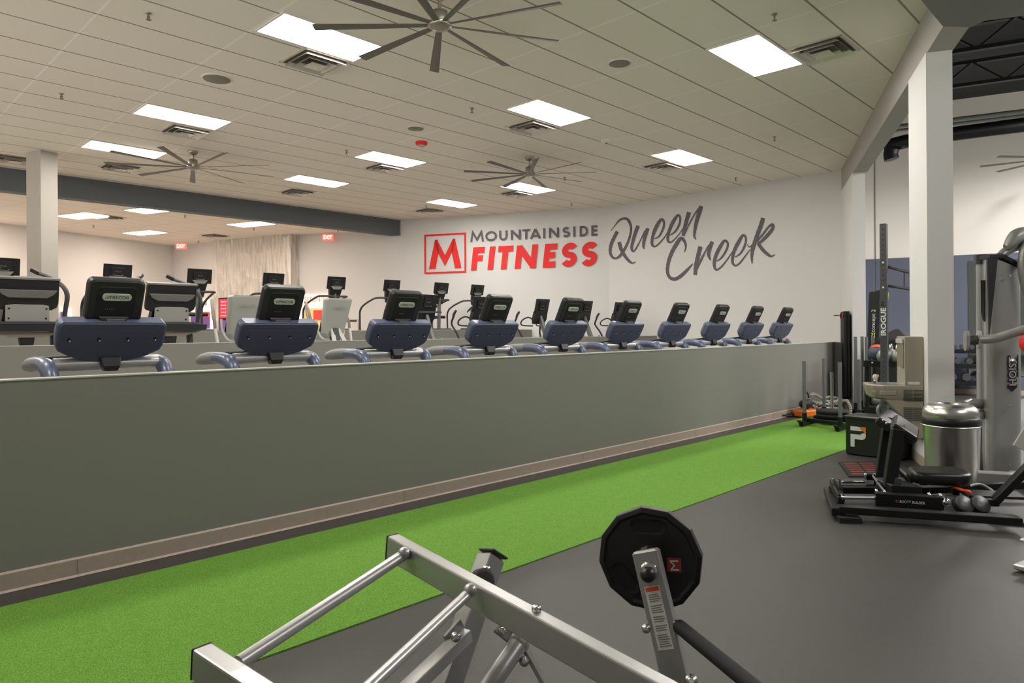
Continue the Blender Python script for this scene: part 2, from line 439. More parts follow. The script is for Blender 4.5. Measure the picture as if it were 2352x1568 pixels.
# left white column in the cardio tiers
lc0 = Vector((2.946, 15.016, 0)); lc1 = Vector((3.08, 14.61, 0)); lc2 = Vector((3.359, 14.70, 0)); lc3 = lc0 + lc2 - lc1
struct(MB().prism([tuple(v[:2]) for v in (lc1, lc2, lc3, lc0)], 0.36, CEIL, ).build('trim_column', mat('cream_wall', (174, 168, 158), 0.7, 0, 6, 0.04)))
# near column of the diagonal line and the stub at the far end
def prism_frame(name, o, du, dn, z0, z1, m_):
    o = Vector(o); pts = [o, o + U * du, o + U * du + N * dn, o + N * dn]
    return struct(MB().prism([tuple(v[:2]) for v in pts], z0, z1).build(name, m_))
prism_frame('trim_column', COL, 0.88, -0.235, 0, 4.28, M['wall'])
prism_frame('trim_column', Vector((13.44, 4.424, 0)), 1.83, -0.21, 0, 4.28, M['wall'])
for nm, o, L_ in (('baseboard_column', COL, 0.88), ):
    b = MB(); o = Vector(o)
    q = [o + U * -.01 + N * .01, o + U * (L_ + .01) + N * .01, o + U * (L_ + .01) - N * .245, o - U * .01 - N * .245]
    struct(b.prism([tuple(v[:2]) for v in q], 0, 0.11).build(nm, mat('beige_vinyl', (176, 166, 146), 0.5)))
# diagonal beam, near beam and the cross beam to the right
BZ = 4.28
b = MB(); pa = Vector((7.51, 1.66, 0)); L_ = 8.35
def beam(pts, z0, z1, nm, m_): return struct(MB().prism([tuple(v[:2]) for v in pts], z0, z1).build(nm, m_))
beam([pa, pa + U * L_, pa + U * L_ - N * .235, pa + U * .1 - N * .235], BZ, CEIL + .1, 'trim_beam', M['beam_grey'])
beam([Vector((-6, 1.66, 0)), pa + Vector((.01, 0, 0)), pa + U * .12 - N * .24, Vector((7.45, 1.0, 0)), Vector((-6, 1.0, 0))], BZ + .001, CEIL + .1, 'trim_beam', M['beam_shaded'])
cb = Vector((7.6, 1.46, 0))
beam([cb, cb - U * .45, cb - U * .45 - N * 9, cb - N * 9], BZ + .002, CEIL + .1, 'trim_beam', M['beam_shaded'])
# hall behind the columns: white upper wall over slate blue
BWP = Vector((18.1, 3.33, 0)); bd = Vector((math.cos(R(107)), math.sin(R(107)), 0)); bn = Vector((bd[1], -bd[0], 0))
def bwall(name, s0, s1, z0, z1, m_, off=0.0, th=.12):
    p = BWP + bd * s0 - bn * off; q = BWP + bd * s1 - bn * off
    return struct(MB().prism([tuple(v[:2]) for v in (p, q, q + bn * th, p + bn * th)], z0, z1).build(name, m_))
bwall('wall_hall', -14, 3.6, 0, 6.6, M['white'])
bwall('wall_hall', -14, 3.6, 0.11, 3.06, M['blue_wall'], 0.015, .015)
bwall('baseboard_hall', -14, 3.6, 0, 0.11, M['base'], 0.02, .02)
for s_ in (2.02, -0.9): bwall('trim_joint', s_, s_ + .012, 0.2, 6.3, M['ink'], 0.017, .02)
slab('ceiling', [(7, -9), (22, -9), (22, 6.2), (15.3, 5.4), (8.2, 1.2)], 6.5, 6.6, M['black_ceil'])
for y_, z_ in ((9.0, 6.1), (11.3, 6.05), (13.6, 6.0), (15.9, 6.1)):   # open-web joists
    b = MB(); p = Vector((y_, 0, z_)); d = bd
    a = p - d * 7; c_ = p + d * 4.2 if y_ > 10 else p + d * 1.2
    b.bar(a + Vector((0, 0, .2)), c_ + Vector((0, 0, .2)), .1, .06).bar(a - Vector((0, 0, .2)), c_ - Vector((0, 0, .2)), .1, .06)
    n_ = int((c_ - a).length / .5)
    for k in range(n_):
        f0 = a + d * (.5 * k); b.bar(f0 + Vector((0, 0, -.2 if k % 2 else .2)), f0 + d * .5 + Vector((0, 0, .2 if k % 2 else -.2)), .03, .03)
    struct(b.build('trim_joist', M['black_met']))
for off, r_ in ((0, .05), (.35, .04)):
    p = Vector((16.6 + off, 3.6, 5.72)); struct(MB().cyl(p - bd * 9, p + bd * 1.2, r_).build('trim_pipe', mat('pale_pipe', (120, 124, 120), 0.5, 0.3)))
# bent black duct
q0 = at(2048, 352, 13.5)
dk = MB().tube([q0 + Vector((0, 0, -.12)), q0 + Vector((0, 0, .05)), q0 - bd * .25 + Vector((0, 0, .2)), q0 - bd * 2.5 + Vector((0, 0, .26)), q0 - bd * 7 + Vector((0, 0, .26))], .13, 14, smooth_path=4).build('duct', M['black_met'])
tag(dk, 'bent black duct hanging under the dark hall ceiling beyond the near column', 'duct')

# ------------------------------------------------------------------ ceiling fixtures
def troffer(x, y, z, label, group, m_, rz=0.0, w=1.2, d=0.6):
    t = thing('ceiling_light', label, 'ceiling light', (x, y, z), rz, group)
    MB().box((0, 0, -.006), (w, d, .010)).build('diffuser', m_, t)
    f = MB()
    for sx, sy, lx, ly in ((0, d / 2 + .012, w + .05, .024), (0, -d / 2 - .012, w + .05, .024), (w / 2 + .012, 0, .024, d), (-w / 2 - .012, 0, .024, d)):
        f.box((sx, sy, -.007), (lx, ly, .014))
    f.build('frame', M['white_fr'], t)
    return t
M['white_fr'] = mat('white_enamel', (222, 219, 212), 0.5)
LIGHTS = [((3.51, 6.61), 'lit ceiling panel behind the blades of the nearest ceiling fan'),
          ((7.44, 3.42), 'square looking lit ceiling panel nearest the diagonal beam and column'),
          ((7.33, 6.59), 'lit ceiling panel in the middle of the ceiling, above the word Fitness'),
          ((3.53, 10.61), 'lit ceiling panel above left of the far left fan, with a vent below'),
          ((3.53, 13.27), 'lit ceiling panel touched by the blade tip of the far left ceiling fan'),
          ((7.32, 10.57), 'lit ceiling panel just right below the red fire alarm on the ceiling'),
          ((11.18, 6.62), 'lit ceiling panel nearest the script lettering on the right'),
          ((7.33, 13.26), 'small lit ceiling panel right of the far left ceiling fan'),
          ((11.16, 10.58), 'lit ceiling panel partly hidden by the middle ceiling fan'),
          ((11.17, 13.25), 'small lit ceiling panel nearest the red logo emblem')]
for (x, y), lb in LIGHTS:
    troffer(x + .6, y + .3, CEIL, lb, 'lit panels of the main ceiling', M['light'])
# panels of the same grid that light the near part of the room, above and behind the camera
for (x, y) in ((-0.35, 6.6), (-0.35, 10.6), (-0.35, 13.26), (-0.35, 3.42), (3.51, 3.42), (11.2, 3.95)):
    if x > 10: continue
    troffer(x + .6, y + .3, CEIL, 'lit main ceiling panel outside the picture, %s' % {(-.35,6.6):'left of the panel by the nearest fan',(-.35,10.6):'left of the panel with a vent below',(-.35,13.26):'left of the panel by the left fan',(-.35,3.42):'beyond the upper left corner',(3.51,3.42):'above the nearest fan'}[(x, y)], 'lit panels outside the picture', M['light'])
BL = [((6.10, 18.10), 'short lit panel in the lower warm ceiling, just under the dark beam'), ((8.86, 18.65), 'lit panel in the lower warm ceiling, rightmost of them'),
      ((7.35, 22.4), 'lit panel in the lower warm ceiling, farthest back towards the corner'), ((5.15, 20.2), 'lit panel in the lower warm ceiling right beside the white column')]
for (x, y), lb in BL:
    troffer(x, y, 4.45, lb, 'lit panels of the lower back ceiling', M['light_warm'], R(109))
for (x, y) in ((1.6, 19.0), (3.0, 22.0), (10.9, 18.2)):
    if x > 10: continue
    troffer(x, y, 4.45, 'lit warm panel outside the left edge, %s' % ('nearer the beam' if y < 20 else 'farther from the beam'), 'lit panels outside the picture', M['light_warm'], R(109))

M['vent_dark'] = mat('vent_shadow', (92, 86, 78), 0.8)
M['vent'] = mat('vent_aluminium', (214, 208, 198), 0.35, 0.5)
def vent(x, y, z, label, w=.62, rz=0.0):
    t = thing('ceiling_vent', label, 'ceiling vent', (x, y, z), rz, 'square ceiling air vents')
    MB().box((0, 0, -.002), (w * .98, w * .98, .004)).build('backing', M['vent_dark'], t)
    f = MB()
    for a in (0, 90, 180, 270):
        f.box(rotm('Z', a) @ Vector((0, w / 2 - .015, -.008)), (w, .03, .016), rotm('Z', a))
    f.build('frame', M['vent'], t)
    for k, (ro, ri, zo, zi) in enumerate(((.86, .72, -.004, -.05), (.60, .46, -.008, -.06), (.34, .02, -.012, -.066))):
        b = MB(); ro *= w / 2; ri *= w / 2
        o4 = [(ro, ro), (-ro, ro), (-ro, -ro), (ro, -ro)]; i4 = [(ri, ri), (-ri, ri), (-ri, -ri), (ri, -ri)]
        vs = [(x_, y_, zi) for x_, y_ in o4] + [(x_, y_, zo) for x_, y_ in i4] + [(x_, y_, zi - .003) for x_, y_ in o4] + [(x_, y_, zo - .003) for x_, y_ in i4]
        fs = [(i, (i + 1) % 4, 4 + (i + 1) % 4, 4 + i) for i in range(4)] + [(8 + i, 12 + i, 12 + (i + 1) % 4, 8 + (i + 1) % 4) for i in range(4)] + [(i, 8 + i, 8 + (i + 1) % 4, (i + 1) % 4) for i in range(4)] + [(4 + i, 4 + (i + 1) % 4, 12 + (i + 1) % 4, 12 + i) for i in range(4)]
        b.add(vs, fs).build('louver', M['vent'], t)
    return t
v0 = None
for i, ((x, y), lb) in enumerate([((4.40, 7.545), 'square air vent touching the lit panel by the nearest fan'), ((4.44, 11.63), 'square air vent below the lit panel upper left of the left fan'),
    ((4.50, 15.05), 'square air vent left of the far left ceiling fan'), ((8.25, 7.54), 'square air vent under the lit panel in the middle of the ceiling'),
    ((8.22, 11.49), 'square air vent under the panel beside the red alarm'), ((8.21, 14.9), 'square air vent under the small panel right of the left fan'),
    ((12.1, 7.55), 'square air vent under the panel above the script lettering'), ((12.0, 11.48), 'square air vent directly below the middle ceiling fan'),
    ((12.03, 14.78), 'small square air vent above the red emblem'), ((8.39, 3.076), 'square air vent nearest the diagonal beam and column')]):
    if i == 0: v0 = vent(x, y, CEIL, lb)
    else: dup(v0, (x, y, CEIL), lb)
dup(v0, (5.67, 20.0, 4.45), 'square air vent in the warm ceiling next to the column', R(19))
dup(v0, (9.08, 21.58, 4.45), 'square air vent in the warm ceiling before the wave tiles', R(19))
dup(v0, (2.9, 15.7, CEIL), 'square air vent at the left picture edge beside the white column')

def speaker(x, y, label, z=CEIL, r=.11):
    t = thing('ceiling_speaker', label, 'ceiling speaker', (x, y, z), 0, 'round ceiling speakers')
    MB().lathe([(r * 1.12, 0), (r * 1.12, -.008), (r * 1.0, -.012)], n=28).build('ring', M['white_fr'], t)
    MB().lathe([(r * 1.0, -.006), (r * .98, -.014), (r * .2, -.016)], n=28).build('grille', mat('speaker_grille', (132, 126, 116), 0.7, 0.2), t)
speaker(3.808, 8.949, 'round grille speaker at the upper left of the ceiling, largest of three', r=.17)
speaker(7.045, 4.993, 'round dark ceiling speaker left of the panel near the diagonal beam', r=.13)
speaker(6.987, 8.918, 'small round ceiling speaker above the red fire alarm', r=.13)
def sprinkler(x, y, z, label):
    t = thing('sprinkler', label, 'sprinkler', (x, y, z), 0, 'small brass ceiling sprinklers')
    MB().lathe([(.032, 0), (.03, -.008), (.012, -.012)], n=14).build('escutcheon', M['nickel'], t)
    MB().cyl((0, 0, -.01), (0, 0, -.05), .01, 8).bar((-.012, 0, -.03), (-.012, 0, -.065), .004, .006).bar((.012, 0, -.03), (.012, 0, -.065), .004, .006).build('body', M['beige_dk'], t)
    MB().lathe([(.026, -.066), (.026, -.070), (.004, -.071)], n=12).build('deflector', M['beige_dk'], t)
    return t
s0 = None
for (x, y, z, lb) in ((2.542, 7.601, CEIL, 'sprinkler at the upper left of the ceiling, nearest of all'), (7.093, 3.084, CEIL, 'sprinkler above the lit panel nearest the diagonal beam'),
                      (2.563, 10.994, CEIL, 'sprinkler at the left, left of the upper left lit panel'), (6.943, 7.539, CEIL, 'sprinkler left of the lit panel in the middle of the ceiling'),
                      (11.635, 5.072, CEIL, 'sprinkler below the panel nearest the diagonal beam, close to the beam'), (6.959, 10.885, CEIL, 'sprinkler left of the panel beside the red alarm'),
                      (14.188, 7.043, CEIL, 'sprinkler near the top of the logo wall, above the letter k'), (14.0, 11.45, CEIL, 'sprinkler close to the wall above the word Mountainside'),
                      (11.499, 9.586, CEIL, 'sprinkler behind a blade of the middle ceiling fan'), (11.507, 14.272, CEIL, 'sprinkler by the small vent above the red emblem'),
                      (6.988, 18.382, 4.45, 'sprinkler in the warm ceiling under the dark beam, right of the short panel'), (5.833, 21.806, 4.45, 'sprinkler in the warm ceiling near the white column'),
                      (9.28, 19.367, 4.45, 'sprinkler in the warm ceiling below its rightmost panel'), (9.268, 23.269, 4.45, 'sprinkler in the warm ceiling near the corner exit sign'),
                      (11.216, 18.034, 4.45, 'sprinkler in the warm ceiling above the right exit sign')):
    if s0 is None: s0 = sprinkler(x, y, z, lb)
    else: dup(s0, (x, y, z), lb)
t = thing('fire_alarm', 'round red fire alarm on the ceiling below the small speaker', 'fire alarm', (7.572, 9.51, CEIL))
MB().lathe([(.10, 0), (.105, -.03), (.09, -.05), (.05, -.055)], n=24).build('base', M['red'], t)
MB().lathe([(.05, -.054), (.045, -.085), (.01, -.09)], n=18).build('lens', M['lgrey'], t)
t = thing('smoke_detector', 'white detector box on the ceiling above the middle fan', 'detector', (9.768, 7.205, CEIL))
MB().lathe([(.10, 0), (.10, -.02), (.06, -.045), (.02, -.05)], n=20).build('housing', M['white_fr'], t)
MB().box((0, 0, -.055), (.05, .03, .012)).build('sensor', M['mgrey'], t)

def fan(x, y, zc, zh, phase, Rr, label):
    t = thing('ceiling_fan', label, 'ceiling fan', (x, y, zc), 0, 'nine bladed ceiling fans')
    h = zh - zc
    MB().lathe([(.085, 0), (.085, -.03), (.05, -.07), (.02, -.075)], n=24).build('canopy', M['nickel'], t)
    MB().cyl((0, 0, -.05), (0, 0, h + .12), .017, 12).build('downrod', M['nickel'], t)
    MB().lathe([(.03, h + .15), (.075, h + .13), (.085, h + .05), (.085, h + .02)], n=24).build('motor_housing', M['nickel'], t)
    MB().lathe([(.11, h + .02), (.115, h - .01), (.08, h - .035), (.03, h - .045)], n=28).build('hub', M['nickel'], t)
    for k in range(9):
        a = R(phase + 40 * k); d = Vector((math.cos(a), math.sin(a), 0)); s = Vector((-d[1], d[0], 0))
        tilt = Vector((0, 0, .32)); w0, w1 = .034, .055
        b = MB(); rings = []
        for rr, w in ((.09, w0 * .8), (.25, w0), (Rr * .6, (w0 + w1) / 2), (Rr, w1)):
            c = d * rr + Vector((0, 0, h)); e = (s + tilt * .5).normalized()
            up = Vector((0, 0, .007))
            rings.append([c + e * w, c + e * w * .2 + up, c - e * w, c - e * w * .2 - up * .5])
        b.loft(rings, True, False).build('blade', M['blade'], t)
    return t
fan(4.345, 5.166, CEIL, 4.40, -67 + 0, 1.22, 'large nine bladed ceiling fan nearest the camera at the top edge')
fan(5.03, 12.854, CEIL, 4.43, 33 - 4, 1.42, 'grey nine bladed ceiling fan at the far left before the dark beam')
fan(9.688, 8.934, CEIL, 4.40, -12, 1.25, 'grey nine bladed ceiling fan in the middle above the logo')
hf = at(2430, 362, 13.0)
fan(hf[0], hf[1], 6.4, hf[2], 100, 1.2, 'ceiling fan of the dark hall, only two blade tips seen at the right edge')

# exit signs
def exit_sign(loc, rz, label, z_top):
    t = thing('exit_sign', label, 'exit sign', loc, rz, 'lit red exit signs')
    MB().box((0, 0, -.13), (.34, .025, .2), None, .006).build('panel', M['exit_face'], t)
    MB().box((0, 0, -.02), (.2, .04, .04)).build('mount', M['white_fr'], t)
    text('lettering', 'EXIT', .12, M['exit_letters'], t, basis((1, 0, 0), (0, 0, 1)), (0, -.014, -.13), .001, .26, .03)
M['exit_letters'] = emis('exit_letter_glow', (255, 205, 190), 1.2)
for pk, lb in (((416, 556, 4.43), 'red EXIT sign in the far corner of the back room'), ((753, 535, 4.43), 'red EXIT sign right of the wave tile bulkhead')):
    p = at_z(*pk)
    exit_sign(p, HEAD - R(90) + R(8), lb, 0)

# ------------------------------------------------------------------ wall lettering
def strokes_to(b, polys, width, conv, off=0.0):
    """mitred constant width strokes; conv maps glyph space to the wall"""
    for ip, pl in enumerate(polys):
        pts = [Vector((p[0], p[1])) for p in pl]; closed = (pts[0] - pts[-1]).length < 1e-6
        n = len(pts); L_, R_ = [], []
        for i, p in enumerate(pts):
            if closed:
                a = pts[(i - 1) % (n - 1)]; c = pts[(i + 1) % (n - 1)] if i < n - 1 else pts[1]
                d0 = (p - a).normalized() if (p - a).length > 1e-9 else (pts[0] - pts[-2]).normalized(); d1 = (c - p).normalized()
            else:
                d0 = (p - pts[i - 1]).normalized() if i else None; d1 = (pts[i + 1] - p).normalized() if i < n - 1 else None
                d0 = d0 or d1; d1 = d1 or d0
            n0 = Vector((-d0[1], d0[0])); n1 = Vector((-d1[1], d1[0])); mm = (n0 + n1)
            mm = mm.normalized() if mm.length > 1e-6 else n0
            k = min(1 / max(mm.dot(n0), .2), 2.6) * width / 2
            L_.append(conv(p + mm * k)); R_.append(conv(p - mm * k))
        vs = [v + Vector((-.8, -.6, 0)) * (.0012 * ip) for v in L_ + R_]
        b.add(vs, [(i, i + 1, n + i + 1, n + i) for i in range(n - 1)])
def arc(cx, cy, rx, ry, a0, a1, n=14): return [(cx + rx * math.cos(R(a0 + (a1 - a0) * k / n)), cy + ry * math.sin(R(a0 + (a1 - a0) * k / n))) for k in range(n + 1)]
def glyph(ch, w, h, t):
    e = t / 2
    if ch == 'M': return [[(e * .5, 0), (w * .17, h - e * .2), (w / 2, h * .22), (w * .83, h - e * .2), (w - e * .5, 0)]]
    if ch == 'N': return [[(e, 0), (e, h - e * .1)], [(e * .9, h - e * .6), (w - e * .9, e * .6)], [(w - e, 0), (w - e, h)]]
    if ch == 'T': return [[(0, h - e), (w, h - e)], [(w / 2, 0), (w / 2, h - t)]]
    if ch == 'I': return [[(w / 2, 0), (w / 2, h)]]
    if ch == 'A': return [[(e * .5, 0), (w / 2, h - e * .3)], [(w / 2, h - e * .3), (w - e * .5, 0)], [(w * .25, h * .3), (w * .75, h * .3)]]
    if ch == 'E': return [[(e, 0), (e, h)], [(t, e), (w, e)], [(t, h - e), (w, h - e)], [(t, h * .52), (w * .92, h * .52)]]
    if ch == 'F': return [[(e, 0), (e, h)], [(t, h - e), (w, h - e)], [(t, h * .52), (w * .9, h * .52)]]
    if ch == 'D': return [[(e, e)] + arc(w * .42, h / 2, w * .58 - e, h / 2 - e, -90, 90) + [(e, h - e), (e, e)]]
    if ch == 'O': return [arc(w / 2, h / 2, w / 2 - e, h / 2 - e, 0, 360, 28)]
    if ch == 'U': return [[(e, h)] + arc(w / 2, w / 2, w / 2 - e, w / 2 - e, 180, 360, 14) + [(w - e, h)]]
    if ch == 'S':
        r1 = (h - t) / 4; rx = w / 2 - e
        return [arc(w / 2, h - e - r1, rx, r1, 28, 270, 16) + arc(w / 2, e + r1, rx, r1, 90, -152, 16)[1:]]
def word_on_wall(name, label, spec, ztop, zbot, thick, m_, shear, parent):
    b = MB(); wn = (K, A2)
    for ch, x0, x1 in spec:
        p0 = at_wall(x0, 590, K, A2, .012); p1 = at_wall(x1, 590, K, A2, .012)
        wv = (p1 - p0); w = Vector((wv[0], wv[1])).length; d = Vector((wv[0], wv[1], 0)).normalized(); h = ztop - zbot
        conv = lambda q, p0=p0, d=d: Vector((p0[0], p0[1], 0)) + d * (q[0] + shear * q[1]) + Vector((0, 0, zbot + q[1]))
        strokes_to(b, glyph(ch, w, h, thick), thick, conv)
    return b.build(name, m_, parent)
sign = thing('wall_logo_sign', 'red square M emblem with the words MOUNTAINSIDE FITNESS painted on the pale wall', 'wall sign', (14.0, 13.3, 3.1))
def keep(o, parent):
    o.parent = parent; o.matrix_parent_inverse = Matrix.Identity(4)
    o.location = -Vector(parent.location) if parent.rotation_euler.z == 0 else o.location
    return o
bx = MB()
def onlogo(x, y, off=.012): return at_wall(x, y, K, A2, off)
zt, zb = 4.248, 3.111
ea = onlogo(975, 590); eb = onlogo(1071, 590); ed = Vector((eb[0] - ea[0], eb[1] - ea[1], 0)); ew = ed.length; ed.normalize(); ea = Vector((ea[0], ea[1], 0))
cv = lambda q: ea + ed * q[0] + Vector((0, 0, zb + q[1]))
H_ = zt - zb
for x0, x1, y0, y1 in ((0, ew, 0, .05), (0, ew, H_ - .05, H_), (0, .055, .05, H_ - .05), (ew - .055, ew, .05, H_ - .05)):
    bx.add([cv((x0, y0)), cv((x1, y0)), cv((x1, y1)), cv((x0, y1))], [(0, 1, 2, 3)])
keep(bx.build('emblem_frame', M['red'], sign), sign)
bm_ = MB()
def poly_on(b, pts): b.add([cv((p[0] * ew, p[1] * H_)) for p in pts], [tuple(range(len(pts)))])
poly_on(bm_, [(.11, .12), (.26, .86), (.325, .86), (.355, .60), (.275, .12)])
poly_on(bm_, [(.26, .86), (.31, .86), (.50, .46), (.50, .18), (.30, .60)])
poly_on(bm_, [(.74, .86), (.70, .60), (.50, .18), (.50, .46), (.69, .86)])
poly_on(bm_, [(.69, .86), (.74, .86), (.89, .12), (.735, .12), (.645, .60)])
keep(bm_.build('emblem_letter', M['red'], sign), sign)
px = lambda v: 940 + v / 2.613
keep(word_on_wall('gym_name', '', [(c, px(a), px(b_)) for c, a, b_ in (('M', 370, 447), ('O', 458, 527), ('U', 541, 591), ('N', 611, 671), ('T', 680, 726), ('A', 728, 788), ('I', 803, 819), ('N', 840, 900), ('S', 922, 966), ('I', 984, 1000), ('D', 1024, 1074), ('E', 1094, 1131))], 4.245, 3.965, .058, M['charc'], 0, sign), sign)
keep(word_on_wall('fitness_word', '', [(c, px(a), px(b_)) for c, a, b_ in (('F', 370, 440), ('I', 472, 500), ('T', 522, 610), ('N', 632, 758), ('E', 800, 874), ('S', 906, 1000), ('S', 1026, 1122))], 3.815, 3.165, .165, M['red'], .12, sign), sign)

QU = {'queen': [[(125,430,8),(170,370,12),(230,300,26),(290,275,30),(340,300,34),(370,370,30),(370,440,28),(345,540,30),(300,640,34),(250,720,36),(190,765,28),(140,745,30),(115,680,38),(130,590,42),(165,510,44),(205,435,44)],
 [(225,565,44),(250,650,46),(300,740,40),(350,800,34),(395,825,20),(430,805,8)],
 [(460,365,44),(430,440,46),(395,560,42),(380,640,36),(400,680,24),(430,650,20),(490,540,16),(545,430,24)],[(580,395,44),(550,480,44),(530,560,38),(525,620,30),(535,648,12)],
 [(660,525,12),(720,490,24),(770,390,28),(775,320,26),(750,285,30),(710,330,44),(660,430,44),(635,520,36),(630,590,34),(660,620,22),(710,590,20),(780,510,16),(830,430,12)],
 [(850,480,12),(910,440,24),(965,350,26),(975,270,24),(950,235,26),(905,290,42),(860,380,42),(830,470,36),(825,540,34),(850,570,22),(900,540,18),(970,460,14),(1030,370,14)],
 [(1085,200,50),(1055,300,48),(1030,400,44),(1012,490,40)],[(1030,470,16),(1090,340,18),(1150,230,18),(1200,160,20),(1235,130,40)],[(1235,125,50),(1205,220,52),(1175,320,46),(1155,430,36),(1150,500,26),(1175,535,8)]],
 'creek': [[(1030,690,10),(1045,620,24),(1030,560,34),(985,520,44),(930,590,50),(870,700,48),(830,820,44),(820,930,40),(850,1000,40),(910,1020,44),(980,985,46),(1050,920,40),(1105,860,24),(1130,830,10)],
 [(1225,620,54),(1200,720,52),(1170,850,50),(1160,970,46)],[(1170,930,16),(1230,790,30),(1290,670,20),(1330,600,20)],[(1370,560,44),(1340,640,50),(1325,720,44),(1350,790,10)],
 [(1420,800,12),(1480,760,24),(1545,660,28),(1560,580,26),(1520,550,34),(1470,620,46),(1420,720,46),(1395,810,40),(1400,880,32),(1430,905,24),(1490,860,22),(1560,770,18),(1620,680,12)],
 [(1650,750,12),(1720,700,24),(1775,590,28),(1780,510,26),(1745,485,34),(1690,570,46),(1640,670,44),(1620,760,38),(1620,820,32),(1655,855,22),(1710,820,22),(1780,730,18),(1840,650,10)],
 [(1995,270,50),(1960,380,52),(1915,500,50),(1870,640,46),(1855,740,34),(1860,830,12)],[(1800,590,8),(1830,625,18),(1900,570,30),(1990,470,26),(2060,380,24),(2110,350,34),(2110,400,40),(2050,480,44),(1970,560,34),(1930,580,34)],[(1930,580,40),(1990,660,44),(2050,715,40),(2095,740,26),(2140,720,8)]]}
qs = thing('script_wall_sign', 'large charcoal brush script reading Queen Creek on the pale wall', 'wall sign', (15.05, 8.5, 2.8))
for nm in ('queen', 'creek'):
    b = MB()
    for si, st in enumerate(QU[nm]):
        pts = [Vector((p[0], p[1], 0)) for p in st]; pts, ws = catmull(pts, 5, [p[2] for p in st])
        L_, R_ = [], []
        for i, p in enumerate(pts):
            d = (pts[min(i + 1, len(pts) - 1)] - pts[max(i - 1, 0)]).normalized(); n_ = Vector((-d[1], d[0], 0))
            jit = 1 + .08 * math.sin(i * 2.7 + si)
            for S_, sg in ((L_, 1), (R_, -1)):
                q = p + n_ * sg * ws[i] / 2 * jit
                S_.append(at_wall(1380 + q[0] / 5.3455, 450 + q[1] / 5.3455, (15.10, 5), 90, .006 + .0004 * si))
        n = len(pts); b.add(L_ + R_, [(i, i + 1, n + i + 1, n + i) for i in range(n - 1)])
    keep(b.build('script_word', M['charc'], qs), qs)

